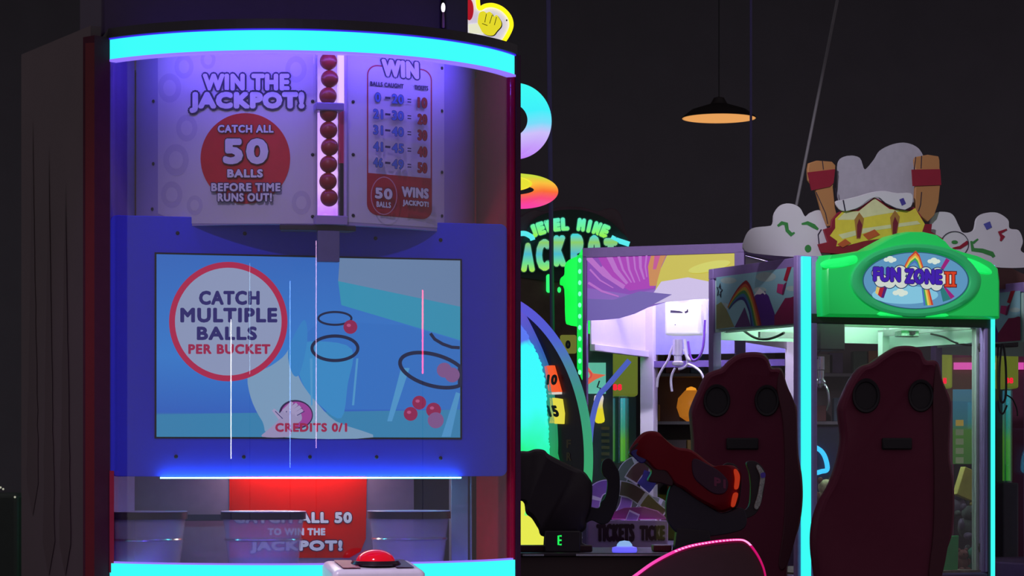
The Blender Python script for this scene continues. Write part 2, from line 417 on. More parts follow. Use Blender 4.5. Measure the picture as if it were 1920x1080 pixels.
for x, y in ((288, 105), (288, 190), (288, 307), (286, 392), (828, 128), (828, 208), (828, 323), (828, 405), (662, 191), (662, 290), (662, 404), (586, 190), (586, 290), (586, 406)):
    c = F1.cyl(x, y, .5558, CV); n = Vector((c.x, c.y-CV, 0)).normalized()
    g = G(); g.lathe([(.0035, 0), (.0050, .001), (.0045, .003), (.0015, .004)], (0, 0, 0), 12)
    g.bm.transform(Matrix.Translation(c) @ n.to_track_quat('Z', 'Y').to_matrix().to_4x4()); build('screw', g, scr, dp)
# lit channel with the balls
cR = .60
def cp(x, y, r): return F1.cyl(x, y, r, CV)
ch = build('ball_channel', G().wall(.562, .556, math.degrees(math.asin(cp(593, 300, .56).x/.56)), math.degrees(math.asin(cp(651, 300, .56).x/.56)), EYE+.70, ZT-.01, CV, 8),
      mat('channel back', (190, 180, 225), .4), bd)
g = G(); g.wall(.5625, .5622, math.degrees(math.asin(cp(595, 300, .56).x/.56)), math.degrees(math.asin(cp(633, 300, .56).x/.56)), EYE+.715, ZT-.012, CV, 6)
build('channel_backlight', g, glow_ramp('channel backlight', 2, [(0, (235, 180, 255)), (.12, (190, 120, 250)), (.3, (225, 180, 255)), (.5, (215, 165, 255)), (.8, (190, 150, 255)), (1, (150, 110, 255))], EYE+.7, ZT, 1.25, noise=.12, nscale=26), ch)
def vbar(x0, x1, y0, y1, r0, r1, m, nm, par=ch, **k):
    a = math.degrees(math.asin(cp(x0, 300, r1).x/r1)); b = math.degrees(math.asin(cp(x1, 300, r1).x/r1))
    z1 = cp((x0+x1)/2, y0, r1).z; z0 = cp((x0+x1)/2, y1, r1).z
    return build(nm, G().wall(r1, r0, a, b, z0, z1, CV, 4), m, par, **k)
vbar(634, 645, 97, 206, .562, .574, glow('pale channel light', (225, 190, 255), 1.25), 'channel_lamp')
vbar(646, 650, 97, 414, .562, .58, mat('channel side wall', (210, 190, 250), .3), 'channel_wall')
vbar(637, 645, 206, 306, .562, .57, mat('pink ball stripe', (220, 40, 110), .4), 'lift_strip')
vbar(638, 645, 306, 404, .562, .57, mat('dark chain', (36, 18, 40), .5, noise=.8, scale=80), 'lift_chain')
vbar(592, 646, 192, 207, .563, .622, mat('bracket violet', (150, 128, 205), .35), 'channel_bracket', bevel=.003)
vbar(592, 652, 404, 421, .56, .618, mat('bracket pale', (176, 150, 215), .35), 'channel_bracket', bevel=.002)
vbar(524, 668, 421, 432, .54, .60, mat('shelf black', (34, 22, 48), .4), 'channel_shelf', bevel=.003)
vbar(596, 637, 432, 491, .575, .598, mat('drop chute grey violet', (112, 104, 158), .4), 'drop_chute', bevel=.002)
vbar(592, 594, 97, 404, .562, .618, clear, 'channel_window'); vbar(633.5, 635, 97, 404, .562, .618, clear, 'channel_window')
# blue screen surround, screen
blue = mat('deep blue acrylic', (66, 70, 240), .3, noise=.03, spec=.3)
ar = [F1.px(x, y, 0) for x, y in []]
def rr_px(x0, y0, x1, y1, r, n=6):
    p = []
    for cx, cy, a in ((x1-r, y0+r, -90), (x1-r, y1-r, 0), (x0+r, y1-r, 90), (x0+r, y0+r, 180)):
        for k in range(n+1): t = R(a+90*k/n); p.append((cx+r*cos(t), cy+r*sin(t)))
    return p
q = [F1.px(207, 403), F1.px(951, 893)]
u0, z1_, u1, z0_ = q[0].x, q[0].z, q[1].x, q[1].z
pts = []
for cx, cz, a in ((u1-.02, z0_+.02, -90), (u1-.02, z1_-.02, 0), (u0+.02, z1_-.02, 90), (u0+.02, z0_+.02, 180)):
    for k in range(8): t = R(a+90*k/7); pts.append((cx+.02*cos(t), 0, cz+.02*sin(t)))
sc0 = F1.px(292, 475); sc1 = F1.px(865, 822)
sur = build('screen_surround', G().slab(pts, (0, .02, 0)), blue, bd, bevel=.002, label='deep blue surround of the screen')
for x, y in ((333, 437), (459, 438), (704, 447), (826, 450), (330, 856), (457, 857), (581, 857), (706, 857), (826, 859)):
    c = F1.px(x, y, -.0005); g = G().lathe([(.0046, 0), (.0056, -.0012), (.004, -.003), (.001, -.0035)], c, 14, 'v'); build('screw', g, scr, sur)
g = G(); d_ = .0035
g.slab([F1.px(290, 473, -d_), F1.px(866, 485.5, -d_), F1.px(866, 824, -d_), F1.px(290, 822, -d_)], (0, d_+.003, 0))
sb = build('screen', g, mat('black bezel', (8, 8, 30), .3), bd)
scb = glow_ramp('screen picture blue', 2, [(0, (52, 122, 176)), (.13, (48, 112, 178)), (.14, (44, 96, 190)), (.45, (50, 122, 205)), (1, (48, 104, 190))], EYE+.09, EYE+.60, 1)
def sg(n, c): return glow('screen '+n, c, 1.0)
ar = Art(F1, -d_-.0005, step=.00022)
ar.poly([(293.5, 476.5), (863, 488.5), (863, 820.5), (293.5, 819)], scb)
ar.poly([(293.5, 777), (863, 768), (863, 820.5), (293.5, 819)], sg('teal floor', (50, 128, 176)))
ar.poly([(637, 484), (863, 488.5), (863, 575), (634, 527)], sg('grey wall', (104, 132, 172)))
ar.poly([(634, 527), (863, 575), (863, 638), (640, 572)], sg('teal stripe', (48, 146, 182)))
ar.poly([(560, 640), (600, 600), (760, 610), (863, 640), (863, 768), (640, 768), (600, 740)], sg('mid blue', (46, 112, 196)))
ar.poly(smooth([(555, 690), (567, 720), (590, 750), (630, 790), (700, 820), (520, 819), (492, 790), (470, 745), (466, 700), (500, 690), (530, 670), (548, 650)], 4), sg('pale tub', (122, 156, 190)))
ar.poly(smooth([(556, 652), (600, 640), (660, 655), (652, 720), (640, 784), (600, 760), (566, 716)], 4), sg('tub water', (52, 138, 200)))
ar.poly(smooth([(540, 660), (556, 620), (572, 600), (576, 640), (562, 700), (548, 700)], 4), sg('teal glow', (48, 128, 198)))
for cx, cy, rx, ry in ((428, 603, 111, 112),): ar.ell(cx, cy, rx, ry, sg('ring red', (168, 30, 72)), n=72); ar.ell(cx, cy, rx-11, ry-11, sg('disc grey', (140, 152, 188)), n=72)
sink = sg('ink', (38, 34, 104)); sred = sg('letters red', (150, 28, 72))
ar.text('CATCH', 373, 545, 487, 572, sink, .065); ar.text('MULTIPLE', 338, 577, 520, 605, sink, .065); ar.text('BALLS', 369, 612, 482, 638, sink, .065)
ar.text('PER BUCKET', 353, 645, 507, 664, sred, .065)
rim = sg('bucket rim', (20, 30, 66)); ballc = sg('ball', (140, 28, 78)); ballf = sg('ball behind', (126, 84, 140))
side = sg('bucket side', (76, 150, 205))
ar.poly([(752, 690), (768, 690), (735, 790), (726, 790)], side); ar.poly([(855, 735), (863, 738), (845, 819), (828, 819)], side)
ar.poly([(581, 672), (586, 672), (586, 760), (583, 760)], side); ar.poly([(668, 672), (672, 672), (664, 760), (660, 760)], side)
ar.ring(628, 597, 31, 12, 4, rim); ar.ring(628, 653, 43, 23, 6, rim)
tip = [(807, 625), (815, 636), (830, 645), (847, 651), (862, 652)]
ar.path(tip, 6, rim)
ov = [(812+62*cos(R(a))*1.0, 694+30*sin(R(a))+.22*62*cos(R(a))) for a in range(0, 360, 6)]
ov = [(min(x, 862), y) for x, y in ov]; ar.path(ov, 7, rim, True)
ar.ell(657, 613, 13, 13, ballc)
for x, y, rr, m in ((833, 694, 14, ballf), (848, 703, 14, ballf), (786, 755, 13, ballc), (770, 776, 13, ballc), (813, 769, 14, ballc), (817, 788, 15, ballf)): ar.ell(x, y, rr, rr, m, n=28)
for x, y in ((783, 752), (810, 765), (654, 610), (767, 773)): ar.ell(x, y, 4, 3, sg('ball shine', (180, 80, 130)), n=12)
# the hand on the button
ar.ell(555, 777, 32, 27, sg('button edge', (40, 24, 70)), rot=8); ar.ell(556, 777, 29, 24, sg('button red', (150, 60, 150)), rot=8)
skin = sg('hand', (150, 142, 184))
ar.poly(smooth([(492, 819), (500, 808), (514, 796), (524, 784), (524, 776), (532, 768), (548, 766), (562, 772), (566, 786), (556, 796), (548, 806), (540, 819)], 4), skin)
for (x0, y0), (x1, y1) in (((532, 772), (548, 754)), ((539, 772), (557, 757)), ((547, 774), (563, 762)), ((553, 778), (567, 768)), ((526, 784), (512, 768))):
    ar.path([(x0, y0), ((x0+x1)/2+1, (y0+y1)/2), (x1, y1)], [9, 8, 6], sg('finger', (160, 150, 192)), lay=ar.layer+.5); ar.path([(x0+4, y0+1), (x1+4, y1+3)], 1.4, sink)
ar.text('CREDITS 0/1', 516, 793, 651, 810, sred, .065)
ar.build('screen_picture', sb)
# lower bay: back wall, poster, posts, light under the surround
VB = .27
b0 = F1.px(205, 893, VB); b1 = F1.px(842, 893, VB)
build('bay_back', G().box(-.56, F1.px(776, 893, VB).x, VB, VB+.02, EYE-.30, EYE+.10), mat('bay grey', (138, 108, 142), .6), bd)
build('bay_gap', G().box(F1.px(776, 893, VB).x, F1.px(860, 893, VB).x, VB+.03, VB+.05, EYE-.30, EYE+.10), mat('bay shadow board', (58, 42, 74), .6), bd)
g = G(); pa = F1.px(846, 900, .1).x; pb = F1.px(878, 900, .1).x; g.box(pa, pb, .1, .13, EYE-.29, EYE+.05); g.box(pb+.006, pb+.012, .1, .13, EYE-.29, EYE+.05)
build('bay_rail', G().box(F1.px(214, 970, .24).x, F1.px(432, 970, .24).x, .235, .25, F1.px(300, 977, .24).z, F1.px(300, 965, .24).z), mat('bay rail', (50, 36, 66), .5), bd)
build('silver_post', g, mat('silver post', (150, 150, 185), .35, .3), bd, bevel=.002)
ar = Art(F1, VB-.001)
pz = [(430, 880), (688, 880), (686, 1010), (676, 1034), (655, 1046), (430, 1046)]
ar.poly(pz, mat('poster red', (228, 10, 8), .6, noise=.04, spec=.2))
ar.text('CATCH ALL 50', 438, 960, 660, 981, lav, .075, (mat('poster ink', (90, 10, 60), .5), .08))
ar.text('TO WIN THE', 502, 990, 610, 1004, lav, .08); ar.text('JACKPOT!', 469, 1013, 642, 1038, lav, .075, (mat('poster ink', (90, 10, 60), .5), .08))
ar.build('jackpot_poster', bd, label='red poster in the bay with white lettering')
g = G(); g.box(F1.px(300, 893).x, F1.px(862, 893).x, -.020, -.004, z0_-.006, z0_-.002)
build('surround_light_strip', g, glow('cyan edge light', (100, 240, 255), 11), bd)
build('poster_lamp', G().box(F1.px(440, 893, VB).x, F1.px(680, 893, VB).x, VB-.07, VB-.02, EYE+.075, EYE+.08), glow('poster lamp', (255, 235, 215), 26), bd)
# front shield
build('curved_shield', G().wall(.7155, .7135, -53.8, 53.8, ZB+.004, ZT-.061, CV, 90), glass('scuffed acrylic', gloss=.06, rough=.008), bd, smooth_=True)
# start button on its own console
bc = F1.px(698, 1060, -.36)
g = G(); hw = .128; zt = F1.px(698, 1056, -.37).z
prof = [(bc.x-hw+.01, zt-.002), (bc.x-hw, zt-.016), (bc.x-hw, zt-.24), (bc.x+hw, zt-.24), (bc.x+hw, zt-.016), (bc.x+hw-.01, zt-.002)]
g.loft([[(u, v, z+dz) for u, z in prof] for v, dz in ((-.46, -.012), (-.30, .006), (-.27, .006))])
bcn = build('button_console', g, mat('glossy white console', (228, 215, 235), .3), bd, bevel=.012, seg=4)
g = G(); g.loft([[(bc.x-hw+.03, v, zt+z), (bc.x-.05, v, zt+z), (bc.x-.05, v, zt+z+.001), (bc.x-hw+.03, v, zt+z+.001)] for v, z in ((-.45, -.0095), (-.31, .0065))])
g.mi = 1; g.loft([[(bc.x+.05, v, zt+z), (bc.x+hw-.03, v, zt+z), (bc.x+hw-.03, v, zt+z+.001), (bc.x+.05, v, zt+z+.001)] for v, z in ((-.45, -.0095), (-.31, .0065))])
build('console_label', g, [mat('label maroon', (150, 60, 90)), mat('label plum', (90, 60, 90))], bcn)
bt = build('start_button', G().lathe([(.068, 0), (.070, .004), (.064, .013), (.0005, .013)], (bc.x+.006, -.375, zt-.006), 40), mat('button collar', (30, 8, 26), .25), bd, smooth_=True)
build('button_dome', G().lathe([(.0535+0*.0, .010)]+[(.0535*cos(R(a)), .010+.034*sin(R(a))) for a in range(10, 91, 10)], (bc.x+.006, -.375, zt-.006), 40), glow('red dome', (165, 0, 22), .8, base=(200, 0, 30), rough=.12), bt, smooth_=True)
# balls in the channel, each one lifted out on its own
rb = mat('red ball', (168, 16, 44), .4, noise=.05, coat=.3); first = None
words = ['at the very top', 'second from the top', 'just above the bracket', 'half hidden by the bracket', 'first whole one below the bracket', 'second whole one below the bracket', 'third from the bottom', 'next to last', 'resting at the bottom']
for (x, y), w in zip(((616, 115), (618, 148), (615, 180), (616, 212), (616, 244), (618, 276), (616, 308), (615, 340), (617, 371)), words):
    c = F1.M @ F1.cyl(x, y, .592, CV)
    if first is None:
        first = solo('red_ball', G().ball((0, 0, 0), .0248, 28), rb, '', 'ball', smooth_=True); o = first
    else: o = first.copy(); COL.objects.link(o)
    o.location = c-Vector((0, 0, .0248)); o['label'] = 'red ball in the lit channel, '+w; o['category'] = 'ball'; o['group'] = 'red balls stacked in the lit channel'
# catching buckets standing on the deck
tub = mat('frosted tub plastic', (196, 188, 226), .3)
tub.node_tree.nodes['Principled BSDF'].inputs['Alpha'].default_value = .30; rimm = mat('bucket rim black', (40, 28, 56), .3)
zr = EYE-.29; proto = None
for x, v, lab in ((272, .07, 'clear bucket with black rim beside the maroon front column'), (494, -.03, 'clear bucket with black rim in front of the red poster'), (767, -.03, 'clear bucket with black rim beside the silver post')):
    c = F1.px(x, 970, v); P = F1.M @ Vector((c.x, c.y, zr)); fr = Fr(P.x, P.y, 14.3, P.z); h = .1675
    if proto is None:
        b = thing('catch_bucket', lab, 'bucket', fr, 'clear catching buckets'); rr = .1185
        build('bucket_body', G().lathe([(.096, 0), (.108, h*.55), (.1075, h*.6), (.115, h*.9), (.112, h*.9), (.105, h*.58), (.093, .004), (.001, .004), (.001, 0)], (0, 0, 0), 48), tub, b, smooth_=True)
        build('bucket_rim', G().lathe([(.116, h-.019), (rr+.002, h-.019), (rr+.002, h), (rr-.004, h+.002), (.113, h-.002), (.113, h-.019)], (0, 0, 0), 48), rimm, b, smooth_=True)
        build('bucket_ridge', G().lathe([(.109, h*.52), (.1115, h*.54), (.109, h*.56), (.108, h*.54)], (0, 0, 0), 48), glass('bright ridge', (.9, .9, 1), .35, .2), b, smooth_=True)
        build('rim_edge', G().lathe([(rr+.001, h+.001), (rr+.0025, h+.003), (rr, h+.004), (rr-.003, h+.002)], (0, 0, 0), 48), mat('pale rim edge', (170, 150, 195), .3), b, smooth_=True)  # pale ring along the top of the rim
        proto = b
    else:
        b = proto.copy(); COL.objects.link(b); b.location = fr.o; _frames[b.name] = fr; b['label'] = lab
        for k in list(proto.children): d = k.copy(); COL.objects.link(d); d.parent = b
# ================================================================== claw machine with the green crown (and its twin behind)
mint = mat('mint white panel', (205, 240, 225), .45, noise=.04)
sky = mat('art sky', (150, 205, 215), .5, noise=.08, scale=5); cloudw = mat('art cloud', (236, 238, 235), .5, noise=.05)
GW, GD, GH, GZ = 1.02, .884, EYE+.96, .87          # width, depth, height, floor of the glass box
def claw_cabinet(fr, label, group, full):
    t = thing('claw_machine', label, 'claw machine', fr, group)
    P = .046
    g = G().box(0, GW, 0, GD, .04, GZ); build('lower_cabinet', g, mat('violet cabinet laminate', (96, 74, 120), .5), t, bevel=.01)
    g = G()
    for u, v in ((0, 0), (GW-P, 0), (0, GD-P), (GW-P, GD-P)):
        gg = G().box(u, u+P, v, v+P, GZ, GH-.05); build('corner_post', gg, lilac_fr if not (u > 0 and v > 0) else mat('pale post', (190, 205, 205), .4), t, bevel=.004)
    for nm, b in (('side_rail', (0, P, P, GD-P)), ('side_rail', (GW-P, GW, P, GD-P)), ('front_rail', (0, GW, 0, P)), ('back_rail', (0, GW, GD-P, GD))):
        build(nm, G().box(*b, GH-.05, GH), lilac_fr, t, bevel=.004)
    build('roof', G().box(.01, GW-.01, .01, GD-.01, GH-.03, GH-.012), blk, t)
    # header boards: print outside, mint white inside with a lamp
    zh = EYE+.655
    so = fr.M @ Vector((0, GD, 0)); fsd = Fr(so.x, so.y, math.degrees(fr.a)-90)      # the left side seen square on: u' runs from the back to the front
    hd = build('side_header', G().box(.012, .022, P, GD-P, zh, GH-.05), mint, t)
    build('side_header', G().box(GW-.022, GW-.012, P, GD-P, zh-.06, GH-.05), mint, t)
    build('back_header', G().box(P, GW-P, GD-.03, GD-.02, zh-.035, GH-.05), mint, t)
    build('gantry_rail', G().box(.06, .09, .05, GD-.05, zh-.0, zh+.03), alu, t); build('gantry_rail', G().box(GW-.09, GW-.06, .05, GD-.05, zh-.0, zh+.03), alu, t)
    build('gantry_beam', G().box(.05, GW-.05, GD*.30, GD*.30+.035, zh+.01, zh+.04), alu, t)
    for v in (.10, GD-.12): build('ceiling_lamp', G().box(.14, GW-.14, v, v+.02, GH-.06, GH-.052), glow('mint lamp', (225, 255, 238), 75 if full else 25), t)
    # print on the side header, its shapes read off the photograph in the side's own plane
    f0 = fsd
    ar = Art(f0, -.0005+0.0, step=.0004)
    ar.poly([(1343, 520), (1494, 500), (1494, 606), (1343, 618)], sky)
    for x, y, rx, ry in ((1366, 526, 15, 6), (1436, 519, 19, 9), (1425, 544, 12, 6), (1484, 541, 10, 5), (1356, 575, 12, 7)): ar.ell(x, y, rx, ry, mat('art haze cloud', (186, 214, 208), .5), n=20, lay=2)
    ar.layer = 2
    ar.poly([(1343, 572), (1352, 566), (1362, 580), (1377, 613), (1343, 617)], mat('art olive', (140, 150, 90), .5))
    ar.poly([(1377, 614), (1396, 576), (1408, 612)], mat('art plum', (92, 50, 110), .5))
    ar.poly([(1415, 556), (1419, 549), (1422, 552), (1428, 545), (1430, 551), (1434, 545), (1436, 550), (1441, 555), (1452, 587), (1458, 609), (1412, 612)], mat('art violet hill', (86, 34, 140), .5))
    ar.poly([(1412, 556), (1424, 540), (1436, 550), (1434, 553), (1430, 549), (1426, 552), (1419, 552)], cloudw)
    ar.poly([(1452, 592), (1472, 559), (1482, 558), (1490, 555), (1494, 556), (1494, 606), (1452, 610)], mat('art crimson hill', (140, 26, 80), .5))
    bands = ((150, 30, 30), (205, 96, 36), (190, 170, 50), (60, 140, 70), (60, 120, 160), (50, 50, 120))
    base = [(1364, 576), (1372, 558), (1384, 539), (1396, 527), (1401, 527), (1408, 538), (1416, 562), (1423, 588), (1428, 610)]
    inner = [(1367, 580), (1375, 570), (1384, 563), (1391, 562), (1396, 566), (1401, 577), (1405, 590), (1408, 612), (1408.5, 612)]
    for k, c in enumerate(bands):
        a = [(p[0]*(1-k/6)+q[0]*k/6, p[1]*(1-k/6)+q[1]*k/6) for p, q in zip(base, inner)]; b = [(p[0]*(1-(k+1)/6)+q[0]*(k+1)/6, p[1]*(1-(k+1)/6)+q[1]*(k+1)/6) for p, q in zip(base, inner)]
        ar.poly([(x, y) for x, y, _ in smooth([(x, y, 0) for x, y in a], 3, False)]+[(x, y) for x, y, _ in smooth([(x, y, 0) for x, y in b], 3, False)][::-1], mat('rainbow %d' % k, c, .5), lay=6)
    ar.layer = 6
    ar.poly([(1476, 501), (1484, 500), (1475, 528), (1469, 525)], mat('art red bar', (176, 24, 54), .5)); ar.poly([(1458, 532), (1469, 533), (1466, 552), (1456, 548)], mat('art pink', (206, 60, 130), .5))
    ar.poly([(1470, 533), (1475, 528), (1469, 552), (1466, 553)], mat('art plum bar', (130, 30, 90), .5))
    st = [(1349+ (7 if k % 2 == 0 else 3)*.75*sin(pi*k/5+.2), 545-(14 if k % 2 == 0 else 6)*cos(pi*k/5+.2)) for k in range(10)]
    ar.path(st, 1.8, mat('star ink', (34, 34, 44), .5), True)
    ar.build('header_print', hd)
    # light strips on the front edges
    return t, hd, fsd, zh
CLAW = Fr(1.32, 12.0, 25.3)
cm, hd1, fsd1, zh = claw_cabinet(CLAW, 'claw machine with a green crown reading FUN ZONE II and cyan light strips', None, True)
z480 = CLAW.px(1512, 481).z
P = .046
for u0, u1, v0, nm in ((CLAW.px(1503, 600, -.01).x, CLAW.px(1521, 600, -.01).x, -.012, 'light_strip'), (CLAW.px(1859, 600, -.01).x, CLAW.px(1866, 600, -.01).x, -.012, 'light_strip')):
    build(nm, G().box(u0, u1, v0, -.001, .2, z480 if u0 < .5 else CLAW.px(1862, 497).z), glow('cyan claw strip', (58, 255, 246), 1.0), cm, bevel=.004)
build('strip_backing', G().box(CLAW.px(1494, 600).x, CLAW.px(1532, 600).x, -.002, .03, .1, z480+.004), mat('strip backing lilac', (180, 150, 226), .5), cm, bevel=.003)
build('strip_backing', G().box(GW-.03, GW+.004, -.0015, .03, .1, z480-.02), mat('strip backing dark', (60, 48, 64), .5), cm, bevel=.003)
build('window_rail', G().box(.03, GW-.03, -.004, .03, CLAW.px(1530, 606).z, CLAW.px(1530, 588).z), mat('smoke rail', (60, 66, 66), .5), cm, bevel=.003)
# inner aluminium post with its black clamps, beams seen through the window
g = G(); ua = CLAW.px(1829, 700, .05).x; ub = CLAW.px(1852, 700, .05).x
for k in range(3): g.box(ua+(ub-ua)*k/3, ua+(ub-ua)*(k/3+.24), .045+.004*(k % 2), .075, GZ, CLAW.px(1840, 611, .05).z)
g.box(ua, ub, .055, .08, GZ, CLAW.px(1840, 611, .05).z)
ip = build('window_post', g, mat('pale post metal', (176, 196, 188), .35, .15), cm, bevel=.002)
for x, y in ((1842, 652), (1842, 1027)):
    c = CLAW.px(x, y, .04); g = G().lathe([(.004, -.012), (.012, -.012), (.016, -.004), (.022, 0), (.022, .012), (.004, .012)], c, 20, 'v'); g.box(c.x-.018, c.x+.018, c.y-.004, c.y+.014, c.z-.02, c.z+.02); build('clamp', g, blk, ip, bevel=.002)
build('front_window', G().box(P, GW-P, .012, .016, GZ, zh), glass('claw glass', gloss=.03, rough=.02), cm)
build('side_window', G().box(.012, .016, P, GD-P, GZ, zh), glass('claw glass'), cm)
# mint frame boards high inside
build('inner_frame', G().box(.09, .42, GD*.62, GD*.62+.02, zh-.035, zh-.008), white_pl, cm)
c = CLAW.px(1657, 640, GD-.08)
build('inner_post', G().box(c.x-.02, c.x+.02, c.y-.02, c.y+.02, GZ, zh+.02), mint, cm)
# claw on its carriage, hanging to the left; a drooping cable
gx = CLAW.px(1552, 630, .22)
ca = build('claw_carriage', G().box(CLAW.px(1528, 630, .2).x, CLAW.px(1576, 630, .2).x, .16, .30, CLAW.px(1550, 657, .2).z, CLAW.px(1550, 603, .2).z), blk, cm, bevel=.006)
def make_claw(parent, c, s, m, opens=1.0, cylh=.10, names=('claw_body', 'claw_arm')):
    cb = build(names[0], G().lathe([(.012, .06), (.020, .06), (.020, .0), (.017, -.004), (.017, -.045), (.023, -.05), (.023, -.065), (.006, -.085), (.001, -.085)], c, 20), m, parent, smooth_=True)
    for k in range(3):
        a = 2*pi*k/3+.5; d = Vector((cos(a), sin(a), 0)); c0 = Vector(c)
        pts = [c0+d*.015+Vector((0, 0, -.04)), c0+d*.05*s+Vector((0, 0, -.075*s)), c0+d*.045*s+Vector((0, 0, -.085*s)), c0+d*.105*s*opens+Vector((0, 0, -.12*s)), c0+d*.125*s*opens+Vector((0, 0, -.19*s)), c0+d*.10*s*opens+Vector((0, 0, -.235*s))]
        build(names[1], G().tube(smooth(pts, 4, False), .0045*s+.001, 8), m, cb, smooth_=True)
    return cb
steel = mat('claw steel', (190, 186, 205), .25, .8)
cc = CLAW.px(1538, 693, .22); make_claw(ca, cc, .8, steel, .8)
build('claw_cable', G().tube(smooth([CLAW.px(1538, 657, .22), CLAW.px(1531, 668, .21), CLAW.px(1537, 676, .22)], 5, False), .003), blk, ca)
f0 = fsd1
cb_pts = [f0.px(x, y, .12) for x, y in ((1386, 612), (1400, 624), (1418, 634), (1438, 636), (1456, 631), (1470, 624))]
build('cable_loop', G().tube([CLAW.I @ (f0.M @ p) for p in smooth(cb_pts, 4, False)], .006), mat('dark cable', (50, 58, 52), .5), cm, smooth_=True)
build('cable_loop', G().tube(smooth([CLAW.px(x, y, .25) for x, y in ((1745, 626), (1770, 632), (1790, 642), (1812, 647), (1834, 647))], 4, False), .0045), mat('dark cable', (50, 58, 52), .5), cm, smooth_=True)
build('motor_bracket', G().box(.70, .80, .28, .34, zh-.03, zh), mat('pale green motor', (150, 190, 170), .5, noise=.7, scale=120), cm, bevel=.004)
build('switch_box', G().box(.745, .765, .26, .28, zh-.02, zh-.004), blk, cm)
# green crown: moulded lit plastic
crg = glow('green crown', (10, 170, 66), .55, base=(40, 205, 100), rough=.3)
crl = glow('bright green lit corner', (20, 245, 100), .75, base=(40, 220, 110))
oc = [(1531, 594), (1529, 540), (1529, 492), (1536, 480), (1560, 478), (1590, 474), (1612, 470), (1636, 457), (1660, 444), (1690, 436), (1716, 436), (1742, 442), (1758, 454), (1768, 466), (1790, 474), (1820, 482), (1846, 494), (1858, 506), (1861, 530), (1861, 599), (1700, 597)]
CRV = -.075
def px3(fr, pts, v): return [fr.px(x, y, v) for x, y in pts]
cps = px3(CLAW, oc, 0.0)
ctr = sum((Vector(p) for p in cps), Vector())/len(cps)
def inset(pts, k, v): return [Vector((ctr.x+(p.x-ctr.x)*k, v, ctr.z+(p.z-ctr.z)*(k if k > .9 else k))) for p in map(Vector, pts)]
g = G().loft([inset(cps, 1.0, .02), inset(cps, 1.0, CRV+.035), inset(cps, .985, CRV+.012), inset(cps, .955, CRV)])
crown = build('crown', g, crg, cm, smooth_=True)
# raised oval ring round the sign, swept bumps beside it
def oval(fr, cx, cy, rx, ry, v, n=56, pw=1.0): return [fr.px(cx+rx*cos(2*pi*k/n), cy+ry*sin(2*pi*k/n), v) for k in range(n)]
OX, OY = 1717, 526
g = G().loft([oval(CLAW, OX, OY, 124, 70, CRV+.004), oval(CLAW, OX, OY, 119, 67, CRV-.014), oval(CLAW, OX, OY, 112, 62, CRV-.018), oval(CLAW, OX, OY, 104, 57, CRV-.012), oval(CLAW, OX, OY, 100, 54.5, CRV-.003)], caps=False)
build('oval_frame', g, glow('oval frame green', (10, 130, 62), .5, base=(60, 190, 120)), crown, smooth_=True)
for pts in ([(1604, 479), (1578, 483), (1548, 488), (1538, 496), (1548, 503), (1580, 501), (1606, 492)], [(1800, 482), (1830, 489), (1856, 504), (1858, 514), (1836, 513), (1812, 506)], [(1650, 592), (1668, 580), (1720, 588), (1760, 584), (1772, 594)],):
    pp = smooth([CLAW.px(x, y, CRV) for x, y in pts], 4)
    c0 = sum((Vector(p) for p in pp), Vector())/len(pp)
    g = G().loft([pp, [c0+(Vector(p)-c0)*.8+Vector((0, -.008, 0)) for p in pp], [c0+(Vector(p)-c0)*.3+Vector((0, -.011, 0)) for p in pp]])
    build('lit_bump', g, crl, crown, smooth_=True)
# sign inside the oval, lit from behind
SV = CRV-.006
ar = Art(CLAW, SV, step=.0003)
def sg2(n, c): return glow('sign '+n, c, .95)
ar.ell(OX, OY, 100, 54, sg2('edge', (40, 90, 110)), n=64); ar.ell(OX, OY, 97.5, 52, sg2('sky', (92, 148, 190)), n=64)
ar.ell(OX-20, 553, 62, 17, sg2('pale sky', (130, 196, 222)), n=40)
for cx, cy, k in ((1669, 486, 1), (1751, 489, 1), (1688, 548, 1.2)):
    for dx, dy, r in ((-7, 1, 5), (0, -1, 6.5), (7, 1, 5), (2, 3, 5)): ar.ell(cx+dx*k, cy+dy*k, r*k, r*.75*k, sg2('cloud', (212, 226, 214)), lay=4, n=18)
ar.layer = 5
def rb_band(A, B, cols, lay):
    for k, c in enumerate(cols):
        n = len(cols); a = [(p[0]+(q[0]-p[0])*k/n, p[1]+(q[1]-p[1])*k/n) for p, q in zip(A, B)]; b = [(p[0]+(q[0]-p[0])*(k+1)/n, p[1]+(q[1]-p[1])*(k+1)/n) for p, q in zip(A, B)]
        ar.poly(a+b[::-1], sg2('rainbow %d %s' % (k, n), c), lay=lay)
rc = ((190, 60, 44), (226, 140, 60), (220, 206, 90), (60, 160, 90), (70, 110, 190))
rb_band([(1695, 500), (1704, 482), (1717, 470), (1724, 478), (1733, 505)], [(1703, 504), (1709, 496), (1715, 492), (1719, 496), (1722, 505)], rc, 6)
rb_band([(1750, 572), (1742, 540)], [(1732, 573), (1728, 540)], rc, 6)
ar.poly([(1774, 484), (1781, 488), (1769, 506), (1763, 504)], sg2('magenta bar', (150, 30, 120)), 6); ar.poly([(1769, 538), (1775, 540), (1790, 556), (1783, 561)], sg2('magenta bar', (150, 30, 120)), 6)
ar.poly([(1762, 540), (1770, 540), (1783, 561), (1768, 566)], sg2('teal bar', (40, 120, 120)), 6)
ar.poly([(1644, 536), (1650, 538), (1646, 553), (1641, 549)], sg2('cream bar', (220, 190, 110)), 6); ar.poly([(1650, 538), (1658, 538), (1652, 558), (1646, 553)], sg2('red bar', (170, 30, 50)), 6); ar.poly([(1658, 538), (1664, 538), (1657, 559), (1652, 558)], sg2('violet bar', (80, 30, 110)), 6)
ar.layer = 8
